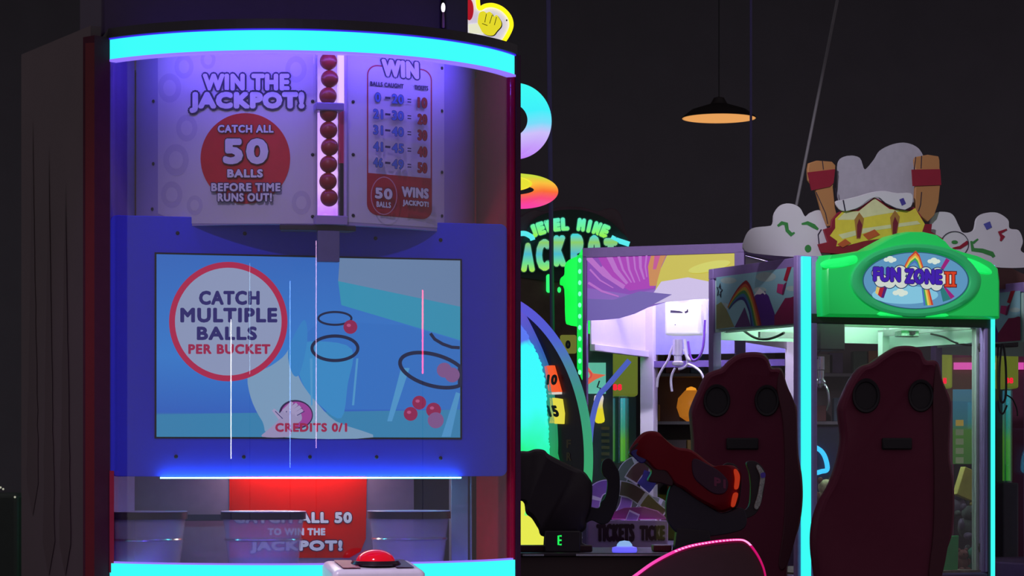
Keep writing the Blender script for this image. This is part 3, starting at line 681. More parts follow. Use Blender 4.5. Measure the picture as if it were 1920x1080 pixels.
lobes = [(1644, 512, 9), (1652, 526, 12), (1668, 528, 12), (1688, 510, 12), (1690, 528, 12), (1712, 512, 12), (1712, 526, 10), (1736, 512, 11), (1738, 530, 12), (1758, 514, 12), (1756, 534, 11), (1766, 522, 12), (1780, 524, 10), (1672, 514, 9)]
for x, y, r in lobes: ar.ell(x, y, r+1.6, r+1.6, sg2('outline', (34, 60, 100)), lay=8, n=22)
for x, y, r in lobes: ar.ell(x, y, r, r, sg2('white lobe', (206, 214, 206)), lay=9.2, n=22)
ar.layer = 11
ar.text('FUN', 1637, 500, 1689, 528, sg2('purple letters', (62, 26, 168)), .075, (sg2('letter edge', (30, 22, 66)), .035), shear=.03)
ar.text('ZONE', 1696, 503, 1767, 532, sg2('purple letters', (62, 26, 168)), .075, (sg2('letter edge', (30, 22, 66)), .035), shear=.03)
og_ = sg2('orange letters', (214, 62, 28)); mg_ = sg2('maroon edge', (90, 20, 30))
for w_, m_ in ((3.2, mg_), (0, og_)):
    L_ = ar.layer+1
    for x0 in (1776.5, 1787.5):
        ar.path([(x0, 510), (x0, 537)], 4.6+w_, m_, lay=L_); ar.path([(x0-5.2-w_/2, 511.5), (x0+5.2+w_/2, 511.8)], 4+w_, m_, lay=L_+.1); ar.path([(x0-5.2-w_/2, 535.5), (x0+5.2+w_/2, 535.8)], 4+w_, m_, lay=L_+.2)
    ar.layer = L_+1
ar.build('sign_print', crown)
# printed board standing on the roof: clouds, starburst, two timber posts. the mascots of the original are left out
TV = .16
tp = mat('board white', (214, 212, 220), .55, noise=.06, scale=6)
def board(name, pts, v, th, m, par, src=CLAW, **k):
    g = G().slab([src.px(x, y, v) for x, y in pts], (0, th, 0)); return build(name, g, m, par, **k)
def puffs(L):        # outline of a cloud from its lobes, going round
    return smooth(L, 4)
c1 = [(1397, 470), (1399, 445), (1412, 428), (1440, 424), (1450, 420), (1453, 400), (1466, 384), (1484, 382), (1500, 390), (1510, 406), (1522, 398), (1540, 396), (1556, 430), (1560, 470), (1545, 482), (1500, 482), (1440, 478)]
c2 = [(1745, 420), (1752, 402), (1766, 397), (1786, 402), (1798, 424), (1806, 436), (1826, 432), (1832, 410), (1846, 400), (1870, 399), (1890, 412), (1893, 428), (1910, 432), (1918, 452), (1914, 470), (1930, 480), (1930, 500), (1860, 500), (1800, 480), (1750, 470)]
c3 = [(1572, 330), (1574, 302), (1590, 292), (1612, 296), (1622, 318), (1640, 300), (1652, 282), (1676, 270), (1700, 268), (1722, 278), (1734, 300), (1740, 330), (1745, 380), (1700, 400), (1600, 400), (1575, 380)]
tb = build('topper_board', G().slab([CLAW.px(x, y, TV) for x, y in smooth(c1, 4)], (0, .012, 0)), tp, cm, label='cloud board behind the crown')
tb2 = build('topper_board', G().slab([CLAW.px(x, y, TV) for x, y in smooth(c2, 4)], (0, .012, 0)), tp, cm, label='cloud board at the outer corner of the crown')
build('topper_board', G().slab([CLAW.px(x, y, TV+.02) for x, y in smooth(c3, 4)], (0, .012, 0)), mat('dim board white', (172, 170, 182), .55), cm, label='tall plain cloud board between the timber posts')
build('topper_support', G().box(.1, .9, TV+.03, TV+.05, GH-.01, GH+.12), blk, cm)
ar = Art(CLAW, TV-.001)
cg = mat('confetti green', (60, 140, 70), .5); cr_ = mat('confetti red', (150, 24, 50), .5); cbl = mat('confetti blue', (80, 84, 170), .5)
ar.path([(1458, 424), (1466, 418), (1474, 420), (1476, 432), (1484, 440), (1490, 436)], [4, 7, 8, 7, 8, 3], cg); ar.path([(1503, 420), (1514, 418), (1526, 424), (1534, 430)], [3, 7, 8, 4], cg)
ar.ell(1515, 466, 6, 7, cg); ar.path([(1540, 430), (1534, 440), (1536, 460), (1544, 470)], 2, mat('outline ink', (44, 40, 60), .5)); ar.build('confetti_print', tb)
ar = Art(CLAW, TV-.001); ar.path([(1821, 452), (1824, 468), (1842, 470), (1860, 476), (1864, 482)], [4, 8, 8, 9, 6], cg); ar.path([(1834, 448), (1824, 456)], [3, 5], cg)
ar.ell(1790, 454, 6, 3.5, cg); ar.path([(1786, 466), (1800, 464), (1812, 456), (1814, 452)], [3, 6, 7, 4], cr_); ar.poly([(1844, 420), (1856, 415), (1860, 426), (1850, 431)], cbl)
ar.path([(1888, 430), (1874, 436), (1880, 444), (1876, 452)], [3, 7, 9, 3], cr_)
ar.ring(1790, 458, 26, 24, 1.4, mat('outline ink', (44, 40, 60), .5))
ar.build('confetti_print', tb2)
tan = mat('timber tan', (176, 124, 76), .6, noise=.12, scale=5); rdb = mat('red band', (140, 24, 48), .55)
ink2 = mat('outline ink', (44, 40, 60), .5)
pl = board('timber_post', [(1515, 318), (1517, 306), (1532, 301), (1560, 303), (1567, 310), (1566, 322), (1562, 350), (1566, 390), (1572, 412), (1568, 424), (1552, 424), (1540, 392), (1530, 356), (1516, 338)], TV-.03, .016, tan, cm, bevel=.003)
pr_ = board('timber_post', [(1715, 300), (1718, 294), (1740, 290), (1760, 293), (1762, 300), (1763, 350), (1760, 380), (1752, 404), (1740, 416), (1726, 404), (1718, 394), (1716, 370), (1718, 330)], TV-.03, .016, tan, cm, bevel=.003)
board('post_band', [(1515, 323), (1566, 317), (1563, 343), (1556, 350), (1522, 357)], TV-.035, .006, rdb, pl); board('post_band', [(1710, 318), (1763, 317), (1765, 347), (1712, 349)], TV-.035, .006, rdb, pr_)
ar = Art(CLAW, TV-.0305)
for p in ([(1542, 302), (1544, 318)], [(1530, 360), (1548, 400), (1552, 420)], [(1566, 352), (1572, 400)]): ar.path(p, 1.6, ink2)
ar.build('timber_lines', pl); ar = Art(CLAW, TV-.0305)
for p in ([(1717, 294), (1714, 318)], [(1728, 292), (1727, 316)], [(1728, 360), (1726, 384), (1722, 396)]): ar.path(p, 1.6, ink2)
ar.build('timber_lines', pr_)
bu = board('starburst', [(1540, 474), (1534, 458), (1552, 454), (1544, 430), (1558, 426), (1560, 412), (1572, 398), (1590, 392), (1606, 394), (1640, 370), (1680, 390), (1700, 392), (1714, 388), (1726, 402), (1734, 420), (1748, 420), (1746, 434), (1770, 448), (1750, 460), (1700, 470), (1600, 478)], TV-.045, .01, rdb, cm, bevel=.002)
yl = mat('burst yellow paint', (226, 206, 70), .55); yp = mat('burst pale', (222, 220, 170), .55)
ar = Art(CLAW, TV-.0455)
ar.poly([(1568, 462), (1570, 452), (1556, 442), (1566, 428), (1566, 410), (1580, 396), (1610, 396), (1640, 372), (1668, 392), (1706, 396), (1716, 390), (1724, 404), (1734, 420), (1728, 438), (1700, 444), (1660, 446), (1620, 452), (1590, 460)], yl)
ar.poly([(1570, 412), (1584, 398), (1610, 396), (1640, 372), (1668, 392), (1690, 396), (1640, 404), (1600, 412)], yp); ar.poly([(1572, 440), (1620, 428), (1720, 414), (1726, 420), (1640, 432), (1580, 448)], yp)
for x, y in ((1611, 412), (1678, 408)):
    ar.poly([(x, y-14), (x+9, y-2), (x+5, y+24), (x+2, y+36), (x-5, y+36), (x-9, y)], mat('burst brown', (170, 120, 60), .55)); ar.poly([(x, y-2), (x+6, y+10), (x+2, y+34), (x-4, y+34), (x-4, y+10)], mat('burst dark red', (120, 30, 50), .55))
ar.poly([(1618, 440), (1640, 430), (1650, 440), (1628, 450)], mat('burst orange', (196, 90, 50), .55)); ar.poly([(1570, 458), (1585, 448), (1596, 456), (1580, 464)], mat('burst orange', (196, 90, 50), .55))
ar.build('burst_print', bu)
bn = board('white_banner', smooth([(1567, 378), (1583, 374), (1608, 368), (1636, 360), (1660, 358), (1682, 362), (1708, 362), (1712, 374), (1708, 388), (1696, 394), (1680, 390), (1662, 382), (1648, 370), (1630, 374), (1612, 388), (1596, 394), (1584, 396), (1574, 392)], 3), TV-.06, .01, tp, cm, bevel=.002)
ar = Art(CLAW, TV-.0605); ar.poly([(1686, 374), (1694, 371), (1699, 382), (1691, 386)], mat('banner blue', (70, 60, 150), .5)); ar.path([(1581, 375), (1585, 396)], 2.5, ink2); ar.path([(1648, 371), (1660, 381), (1680, 391), (1697, 394), (1709, 388)], 1.8, ink2); ar.build('banner_print', bn)

# things inside the glass box
fz = Fr(CLAW.o.x, CLAW.o.y, 25.3)
def w2(x, y, v): return CLAW.px(x, y, v)
p = w2(1810, 905, .25)
pz0 = p.z-.12
bx = G().box(-.045, .045, -.02, .02, -.075, .065); bx.bm.transform(Matrix.Translation(CLAW.M @ w2(1812, 905, .26)) @ Matrix.Rotation(R(25), 4, 'Z') @ Matrix.Rotation(R(20), 4, 'Y'))
pb = solo('prize_box', bx, mat('yellow prize box', (190, 176, 80), .5, noise=.3, scale=14), 'yellow boxed prize with violet print leaning behind the claw machine front window', 'box', bevel=.003)
plush = mat('dark grey plush', (74, 78, 82), .95, noise=.5, scale=40); plushv = mat('violet grey plush', (96, 80, 110), .95, noise=.5, scale=40); plusht = mat('teal plush', (50, 110, 96), .95, noise=.4, scale=40); plushb = mat('brown plush', (110, 64, 66), .95, noise=.4, scale=40); plushy = mat('olive plush', (140, 126, 60), .95, noise=.4, scale=40)
def plushie(x, y, v, r, m, label, m2=None, face=True):
    c = w2(x, y, v); fr = Fr(*(CLAW.M @ c)[:2], 25.3, c.z)
    t = thing('plush_toy', label, 'plush toy', fr, 'plush toys in the claw machine')
    build('body', G().ball((0, 0, 0), r, 24, (1, .8, 1.05)), m, t, smooth_=True); build('head', G().ball((.0, -r*.3, r*1.35), r*.8, 24, (1, .85, .9)), m, t, smooth_=True)
    for s in (-1, 1):
        build('ear', G().ball((s*r*.6, -r*.2, r*1.95), r*.32, 14, (1, .5, 1)), m2 or m, t, smooth_=True)
        build('arm', G().ball((s*r*.95, -r*.3, r*.35), r*.36, 14, (.8, .9, 1.5)), m2 or m, t, smooth_=True)
        build('leg', G().ball((s*r*.5, -r*.75, -r*.7), r*.42, 14, (.9, 1.3, .8)), m2 or m, t, smooth_=True)
        build('eye', G().ball((s*r*.28, -r*.93, r*1.45), r*.09, 10), mat('bead eye', (14, 12, 14), .15), t)
    return t
plushie(1815, 990, .24, .052, plush, 'dark grey plush toy slumped below the yellow prize box', plushv)
plushie(1795, 950, .36, .045, plushv, 'violet grey plush toy behind the dark grey one', plush)
plushie(1822, 1066, .2, .05, plusht, 'teal plush toy low against the window post', plush)
plushie(1803, 1058, .19, .034, plushb, 'small brown plush toy at the green chute', plushb)
plushie(1824, 935, .38, .04, plushy, 'olive plush toy tucked beneath the yellow prize box', plushy)
plushie(1546, 940, .4, .05, mat('cream plush', (190, 180, 150), .95, noise=.6, scale=60), 'cream plush toy by the cyan light strip', plushb)
g = G(); q = [CLAW.px(x, y, .10) for x, y in ((1722, 1100), (1745, 1008), (1798, 1004), (1796, 1075), (1860, 1080), (1860, 1100))]
build('prize_chute', g.slab(q, (0, .02, 0)), mat('green chute plastic', (46, 170, 90), .4), cm, bevel=.003)
build('toy_bed', G().box(.03, GW-.03, .03, GD-.03, GZ, GZ+.01), mat('toy bed mix', (110, 96, 90), .9, noise=.9, scale=30), cm)

# the twin farther back: same cabinet, same side print
TW = Fr(1.32+1.32, 12.0+1.62, 25.3)
tm = thing('claw_machine', 'second claw machine half cut off at the picture edge, brown curved top', 'claw machine', TW)
for k in list(cm.children):
    if k.name.split('.')[0] in ('lower_cabinet', 'corner_post', 'side_rail', 'front_rail', 'back_rail', 'roof', 'side_header', 'back_header', 'side_window'):
        d = k.copy(); COL.objects.link(d); d.parent = tm
        for q in k.children: e = q.copy(); COL.objects.link(e); e.parent = d
build('curved_top', G().loft([[TW.px(x, y, .2) for x, y in smooth([(1862, 512), (1866, 498), (1890, 500), (1915, 512), (1960, 530), (1960, 540), (1862, 540)], 3)], [TW.px(x, y, .5) for x, y in smooth([(1862, 512), (1866, 498), (1890, 500), (1915, 512), (1960, 530), (1960, 540), (1862, 540)], 3)]]), mat('brown top', (110, 72, 70), .6), tm)
lc = [TW.px(x, y, .4) for x, y in ((1878, 650), (1874, 690), (1874, 740), (1880, 755), (1886, 740), (1886, 690), (1882, 650))]
build('cable_loop', G().tube(smooth(lc, 4), .006, closed=True), blk, tm, smooth_=True); build('cable_loop', G().tube(smooth([TW.px(x, y, .45) for x, y in ((1872, 640), (1870, 700), (1872, 760), (1880, 776), (1888, 760))], 4, False), .005), blk, tm, smooth_=True)
build('cable_loop', G().tube(smooth([TW.px(x, y, .45) for x, y in ((1886, 740), (1898, 748), (1906, 765), (1908, 780))], 4, False), .004), blk, tm, smooth_=True)
build('claw_carriage', G().box(TW.px(1868, 640, .42).x, TW.px(1906, 640, .42).x, .4, .5, TW.px(1868, 650, .42).z, TW.px(1868, 632, .42).z), blk, tm, bevel=.006)
# ================================================================== white-lit claw machine seen from its side, green crown edge-on
FB = Fr(.355, 13.46, -21.4)
BWd = (at(1395, 880, 13.15)-at(1092, 880, 13.46)).length; BD = .98; BH = EYE+415/FPX*13.46; BZ = .95
BWd = (FB.I @ at(1395, 880, 13.15)).x
bm_ = thing('claw_machine', 'white-lit claw machine with purple and yellow header and a glowing green crown edge', 'claw machine', FB)
fr_m = mat('lilac grey frame', (120, 96, 150), .45); wlit = mat('white lit board', (236, 228, 245), .45, noise=.03)
build('lower_cabinet', G().box(0, BWd, 0, BD, .04, BZ), mat('plum cabinet', (90, 60, 110), .5), bm_, bevel=.01)
for u, v, w, m in ((0, 0, .022, fr_m), (BWd-.05, 0, .05, fr_m), (0, BD-.07, .075, wlit), (BWd-.05, BD-.05, .05, wlit)):
    build('corner_post', G().box(u, u+w, v, v+max(w, .05) if v else .03, BZ, BH-.04), m, bm_, bevel=.003)
for b in ((0, BWd, 0, .04), (0, BWd, BD-.04, BD), (0, .04, .04, BD-.04), (BWd-.04, BWd, .04, BD-.04)): build('top_rail', G().box(*b, BH-.05, BH), fr_m, bm_, bevel=.003)
build('roof', G().box(.01, BWd-.01, .01, BD-.01, BH-.02, BH-.008), wlit, bm_)
zi = EYE+.635
build('inner_board', G().box(.022, .03, .05, BD-.07, zi, BH-.05), wlit, bm_); build('inner_board', G().box(BWd-.05, BWd-.04, .04, BD-.05, zi, BH-.05), wlit, bm_)
build('back_header', G().box(.07, BWd-.05, BD-.03, BD-.02, zi-.02, BH-.05), mat('periwinkle board', (170, 172, 235), .5), bm_)
build('inner_beam', G().box(.022, .05, .05, BD-.05, zi-.035, zi), wlit, bm_, bevel=.003)
build('inner_beam', G().box(.05, BWd-.05, BD-.06, BD-.02, zi-.09, zi-.055), mat('violet beam', (120, 100, 170), .5), bm_)
for v in (.16, BD-.16): build('ceiling_lamp', G().box(.12, BWd-.12, v, v+.03, BH-.06, BH-.05), glow('violet-white lamp', (232, 218, 255), 42), bm_)
# backlit side header with a waved lower edge
def bpx(x, y, v=-.002): return FB.px(x, y, v)
low = [(1101, 601), (1130, 600), (1160, 597), (1190, 588), (1215, 576), (1250, 566), (1290, 562), (1330, 560), (1385, 558)]
hp = [(1101, 476), (1385, 466)]+low[::-1]
hdr = build('side_header', G().slab([bpx(x, y, .008) for x, y in hp], (0, .008, 0)), wlit, bm_)
ar = Art(FB, .007)
def hg(n, c): return glow('header '+n, c, .85, base=(60, 58, 66))
ar.poly(hp, hg('violet', (138, 66, 182)))
ar.poly([(1101, 540), (1180, 552), (1240, 540), (1290, 530), (1385, 520)]+low[::-1], hg('mauve', (136, 96, 190)))
ar.poly([(1118, 476), (1234, 471), (1226, 540), (1180, 545), (1140, 520)], hg('magenta', (172, 50, 184)))
ar.poly([(1254, 471), (1385, 466), (1385, 534), (1300, 542), (1228, 548), (1236, 510)], hg('lemon', (208, 196, 66)))
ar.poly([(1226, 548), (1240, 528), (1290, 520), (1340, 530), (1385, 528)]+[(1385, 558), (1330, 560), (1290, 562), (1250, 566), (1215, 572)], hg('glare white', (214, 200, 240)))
ar.poly([(1222, 474), (1252, 472), (1240, 500), (1230, 536), (1218, 536), (1215, 500)], hg('orange', (208, 140, 70)))
ar.poly([(1228, 474), (1240, 473), (1230, 505), (1224, 505)], hg('pink', (200, 80, 150)))
for a, b, w in (((1102, 482), (1170, 540), 9), ((1140, 476), (1176, 532), 9), ((1175, 475), (1190, 530), 4), ((1188, 474), (1200, 528), 3), ((1200, 474), (1208, 524), 5), ((1128, 500), (1172, 536), 4), ((1103, 530), (1160, 556), 4), ((1106, 505), (1150, 540), 3), ((1158, 475), (1184, 530), 4), ((1213, 474), (1213, 520), 3)):
    ar.path([a, ((a[0]+b[0])/2-3, (a[1]+b[1])/2+3), b], [w*1.2, w, w*.6], hg('ray', (190, 110, 206)))
ar.poly([(1101, 560), (1150, 562), (1200, 546), (1260, 552), (1215, 576), (1190, 588), (1160, 597), (1101, 601)], hg('grey violet', (112, 96, 176)))
ar.ell(1330, 500, 40, 9, hg('yellow streak', (216, 216, 90)), rot=-12)
ar.build('header_print', hdr)
build('side_window', G().box(.03, BWd-.05, .018, .022, BZ, zi), glass('faint glass', gloss=.008, edge=.03), bm_)
pl1_x = FB.px(1254, 1030, .05).x
build('added_bin_light', G().box(.06, pl1_x-.06, .048, .058, BZ+.02, BZ+.03), glow('added bin light', (225, 205, 255), 26), bm_)  # hidden strip added behind the plate to brighten the ribbons
# white claw head with looped hose
q0, q1 = FB.px(1252, 560, .35), FB.px(1318, 628, .35)
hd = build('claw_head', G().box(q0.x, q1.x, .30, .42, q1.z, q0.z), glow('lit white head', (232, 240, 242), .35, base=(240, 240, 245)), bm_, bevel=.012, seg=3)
g = G(); cx_ = (q0.x+q1.x)/2
g.lathe([(.08, 0), (.075, .012), (.05, .02), (.01, .024)], (cx_, .36, q0.z-.004), 28); build('head_cap', g, white_pl, hd, smooth_=True)
ar = Art(FB, .2995); ar.path([(1257, 584), (1274, 585), (1280, 586)], [5, 4, 2], ink2); ar.path([(1284, 586), (1289, 584), (1289, 580)], [4, 4, 2], ink2); ar.ell(1266, 609, 1, 1, ink2); ar.build('head_marks', hd)
build('carriage_beam', G().box(.05, BWd-.05, .34, .37, q0.z+.005, q0.z+.03), white_pl, bm_)
stw = mat('lit steel', (225, 220, 240), .3, .5)
c = FB.px(1271, 655, .36); g = G()
cb2 = build('claw_body', G().lathe([(.018, .05), (.026, .05), (.026, -.03), (.020, -.034), (.020, -.06), (.03, -.066), (.028, -.08), (.004, -.09)], c, 20), stw, hd, smooth_=True)
for pts in ([(1262, 648), (1257, 662), (1252, 676), (1243, 690), (1234, 708), (1232, 726)], [(1282, 655), (1287, 668), (1289, 682), (1281, 690), (1272, 692)], [(1289, 682), (1302, 688), (1314, 698), (1320, 712)], [(1266, 690), (1260, 702), (1258, 716), (1260, 734)]):
    build('claw_arm', G().tube([FB.px(x, y, .36) for x, y in smooth([Vector(p) for p in pts], 4, False)], .0065, 8), stw, hd, smooth_=True)
build('air_hose', G().tube(smooth([FB.px(x, y, .33) for x, y in ((1300, 560), (1314, 572), (1318, 600), (1320, 640), (1312, 668), (1300, 676), (1288, 668), (1284, 636))], 5, False), .0075), white_pl, hd, smooth_=True)
build('air_hose', G().tube(smooth([FB.px(x, y, .31) for x, y in ((1322, 600), (1318, 650), (1308, 672), (1296, 672), (1290, 640))], 5, False), .006), mat('violet hose', (120, 70, 190), .4), hd, smooth_=True)
# crown and light strip on its front, seen edge-on: they stick out beyond the corner
grn = glow('green lit moulding', (16, 235, 70), 1.0, base=(30, 220, 90)); dot = glow('green diode', (120, 255, 190), 1.3)
fc = [(1092, 477), (1084, 480), (1066, 488), (1059, 498), (1058, 515), (1051, 522), (1050, 534), (1058, 542), (1060, 600), (1066, 609), (1081, 612), (1092, 614)]
crn = build('crown', G().slab([FB.px(x, y, .10) for x, y in smooth([Vector(p) for p in fc], 3)], (0, BD-.2, 0)), grn, bm_, smooth_=True)
build('front_light_strip', G().slab([FB.px(x, y, .02) for x, y in ((1082, 478), (1091, 478), (1091, 712), (1086, 700), (1082, 690))], (0, .05, 0)), glow('green strip', (10, 230, 80), 1.0), bm_)
for y in range(488, 710, 21):
    build('diode', G().ball(FB.px(1087, y, .016), .009, 10, (1, .5, 1.4)), dot, bm_, smooth_=True)
# ticket bin inside: sign plate and curled prize notes
pt = mat('purple plate', (112, 46, 130), .4); pe = mat('plate edge', (176, 130, 200), .4)
pl0, pl1 = FB.px(1104, 975, .05), FB.px(1254, 1030, .05)
ps = solo('ticket_sign', G().box(pl0.x, pl1.x, .03, .04, BZ, pl0.z), mat('lilac acrylic plate', (196, 150, 226), .8, spec=.1), 'purple acrylic plate reading TICKETS beneath the curled prize notes', 'sign', src=FB, bevel=.002)
_frames[ps.name] = Fr(ps.location.x, ps.location.y, 0, ps.location.z)
ar = Art(FB, .0295)
ar.text('TICKETS', 1118, 982, 1190, 1016, mat('ticket letters', (72, 16, 66), .45), .07, (pe, .05)); ar.text('TICKE', 1199, 985, 1247, 1014, mat('ticket letters', (72, 16, 66), .45), .07, (pe, .05))
ar.build('ticket_lettering', ps)
build_purple = solo('purple_display_block', G().slab([FB.px(x, y, .09) for x, y in ((1146, 974), (1150, 960), (1170, 952), (1205, 950), (1232, 958), (1250, 974))], (0, .03, 0)), mat('magenta block', (130, 36, 110), .4), 'magenta rounded block behind the TICKETS plate', 'display block', src=FB, bevel=.004)
nt = bpy.data.materials.new('prize note'); nt.use_nodes = True
def note_mat(name, ca, cb, cc):
    m = mat(name, ca, .5); t = m.node_tree; b = t.nodes['Principled BSDF']
    tc = t.nodes.new('ShaderNodeTexCoord'); br = t.nodes.new('ShaderNodeTexBrick'); br.inputs['Scale'].default_value = 1; br.offset = 0
    br.inputs['Color1'].default_value = lin(ca); br.inputs['Color2'].default_value = lin(cb); br.inputs['Mortar'].default_value = lin(cc); br.inputs['Mortar Size'].default_value = .07; br.inputs['Brick Width'].default_value = 1.0; br.inputs['Row Height'].default_value = 1.0
    t.links.new(tc.outputs['UV'], br.inputs[0]); t.links.new(br.outputs[0], b.inputs['Base Color']); return m
nmA = note_mat('violet note', (150, 100, 190), (196, 170, 225), (235, 228, 245)); nmB = note_mat('brown note', (128, 92, 92), (150, 124, 128), (226, 220, 232)); nmC = note_mat('green grey note', (120, 136, 128), (150, 160, 158), (220, 224, 232))
bpy.data.materials.remove(nt)
def ribbon(pxs, w, v, m, label, tw=.2):
    c = [FB.px(x, y, v) for x, y in smooth([Vector(p) for p in pxs], 6, False)]; n = len(c)
    bm = bmesh.new(); uv = bm.loops.layers.uv.new(); A = []; B = []
    for i, p in enumerate(c):
        t = (c[min(i+1, n-1)]-c[max(i-1, 0)]).normalized(); s_ = t.cross(Vector((0, -1, 0))).normalized()
        d = s_*w*.5*cos(tw*pi)+Vector((0, 1, 0))*w*.5*sin(tw*pi)
        A.append(bm.verts.new(p-d)); B.append(bm.verts.new(p+d))
    L = 0
    for i in range(n-1):
        l2 = L+(c[i+1]-c[i]).length*7; f = bm.faces.new((A[i], A[i+1], B[i+1], B[i]))
        for lp, q in zip(f.loops, ((L, 0), (l2, 0), (l2, 1), (L, 1))): lp[uv].uv = q
        L = l2
    bmesh.ops.solidify(bm, geom=bm.faces[:], thickness=.002)
    return solo('prize_note_ribbon', bm, m, label, 'paper ribbon', src=FB, group='curled ribbons of prize notes', smooth_=False)
ribbon([(1113, 985), (1110, 950), (1118, 922), (1136, 912), (1150, 915)], .085, .16, nmA, 'violet prize note ribbon curling up behind the black mounted gun')
ribbon([(1182, 902), (1196, 882), (1214, 874), (1230, 884), (1238, 906)], .075, .22, nmB, 'arched prize note ribbon highest in the pile', .1)
ribbon([(1160, 915), (1182, 920), (1206, 936), (1228, 956), (1244, 968)], .08, .14, nmB, 'brown prize note ribbon sloping down from the black gun handle', .0)
ribbon([(1190, 960), (1182, 980), (1176, 1000)], .06, .07, nmA, 'short prize note ribbon hanging in front of the magenta block', .0)
ribbon([(1176, 930), (1172, 950), (1160, 972)], .07, .17, nmA, 'pale violet prize note ribbon crossing under the brown one', .05)
ribbon([(1206, 915), (1216, 902), (1222, 886)], .08, .13, mat('blue violet note', (110, 100, 190), .5), 'blue violet prize note ribbon standing under the arched one', .05)
ribbon([(1196, 960), (1218, 940), (1240, 944), (1258, 962)], .05, .20, nmC, 'grey green prize note ribbon arching over the magenta block', .1)
ribbon([(1164, 905), (1172, 880), (1190, 866), (1210, 866)], .06, .30, nmC, 'grey green prize note ribbon behind the highest arch', .1)
ribbon([(1096, 1010), (1100, 960), (1106, 930)], .04, .24, nmC, 'narrow grey prize note ribbon at the green light strip end', .1)
build('note_bed', G().box(.03, BWd-.06, .10, BD-.08, BZ, BZ+.02), mat('note bed', (120, 110, 140), .8, noise=.8, scale=24), bm_)

# ================================================================== light wheel game, RGB rings above it
build('lower_beam', G().box(.075, BWd-.05, BD-.06, BD-.02, FB.px(0, 892, BD-.06).z, FB.px(0, 876, BD-.06).z), wlit, bm_)
FW = Fr(at(892, 880, 12.7).x, 12.7, -47)
wg = thing('light_wheel_game', 'tall wheel game with blue arch, cyan-green glowing plate and number tiles', 'arcade game', FW)
def wp(x, y, v=0): return FW.px(x, y, v)
def ell_pts(cx, cy, rx, ry, a0, a1, n, v=0): return [wp(cx+rx*cos(R(a0+(a1-a0)*k/n)), cy-ry*sin(R(a0+(a1-a0)*k/n)), v) for k in range(n+1)]
def bandm(o, i, v0, v1):
    g = G(); rings = []
    for a, b in zip(o, i):
        rings.append([(a.x, v0, a.z), (b.x, v0, b.z), (b.x, v1, b.z), (a.x, v1, a.z)])
    return g.loft(rings)
ramp_o = glow_ramp('arch light', 2, [(0, (60, 180, 110)), (.45, (60, 160, 130)), (.6, (78, 140, 170)), (.75, (84, 100, 225)), (1, (104, 84, 230))], EYE-.1, EYE+.85, .85)
build('arch_band', bandm(ell_pts(892, 860, 216, 318, -38, 218, 110), ell_pts(892, 860, 203, 303, -38, 218, 110), .0, .014), ramp_o, wg)
build('black_plate', bandm(ell_pts(892, 860, 204, 304, -38, 218, 90), ell_pts(892, 860, 40, 120, -38, 218, 90), .02, .035), mat('wheel black', (46, 40, 60), .35), wg)
inn = [(905, 512), (945, 538), (975, 580), (982, 592), (1000, 628), (1016, 664), (1028, 700), (1036, 750), (1040, 800), (1041, 850), (1034, 930)]
inn = inn+[(1810-x, y) for x, y in inn[:0:-1]]
build('glow_plate_edge', G().slab([wp(x, y, -.0) for x, y in smooth([Vector(p) for p in inn], 4)], (0, .018, 0)), glow_ramp('plate edge light', 2, [(0, (40, 170, 90)), (.4, (50, 150, 120)), (.7, (60, 100, 200)), (1, (120, 90, 235))], EYE, EYE+.8, .8), wg)
in2 = [(905, 535), (945, 570), (975, 612), (990, 640), (1004, 668), (1013, 695), (1018, 730), (1021, 770), (1024, 820), (1025, 850), (1016, 930)]
in2 = in2+[(1810-x, y) for x, y in in2[:0:-1]]
jit = [Vector((x+random.uniform(-1.6, 1.6), y)) for x, y in smooth([Vector(p) for p in in2], 12)]
mg = glow_ramp('glow plate light', 2, [(0, (20, 240, 60)), (.22, (30, 245, 110)), (.42, (50, 252, 205)), (.58, (58, 255, 250)), (.93, (58, 250, 255)), (1, (90, 120, 240))], EYE-.02, EYE+.72, 1.0, noise=.25, nscale=5)
build('glow_plate', G().slab([wp(p.x, p.y, -.02) for p in jit], (0, .018, 0)), mg, wg)
tl = wp(1033, 711, .012)
def tile(pts, m, txt, box, lean=0, nm='number_tile'):
    t = build(nm, G().slab([wp(x, y, .0) for x, y in pts], (0, .02, 0)), m, wg, bevel=.002)
    ar = Art(FW, -.0005); ar.text(txt, *box, mat('tile ink', (40, 12, 16), .5), .08, lean=lean, shear=.0); ar.build('tile_number', t)
tile([(1020, 686), (1035, 685), (1049, 735), (1028, 735)], glow('orange tile', (250, 90, 40), .95), '10', (1024, 702, 1044, 722), .1)
build('tile_foot', G().slab([wp(x, y, .0) for x, y in ((1028, 736), (1048, 735), (1048, 739), (1029, 740))], (0, .02, 0)), glow('tile white foot', (235, 225, 215), .8), wg)
tile([(1030, 745), (1050, 748), (1054, 775), (1053, 795), (1029, 794), (1032, 780)], glow('yellow tile', (232, 220, 70), .95), '15', (1030, 760, 1050, 782), -.3)
ar = Art(FW, .0195); ar.text('F', 1062, 824, 1071, 840, mat('dim gold letter', (110, 86, 70), .5), .05); ar.text('R', 1062, 848, 1071, 864, mat('dim gold letter', (110, 86, 70), .5), .05); ar.text('E', 1062, 872, 1071, 886, mat('dim gold letter', (110, 86, 70), .5), .05); ar.build('side_lettering', wg)
build('wheel_cabinet', G().box(-.75, .22, .06, .5, .04, EYE-.25), mat('wheel cabinet', (56, 46, 70), .5), wg, bevel=.01)
build('wheel_spine', G().box(-.5, -.3, .06, .3, EYE-.25, EYE+1.9), blk, wg)
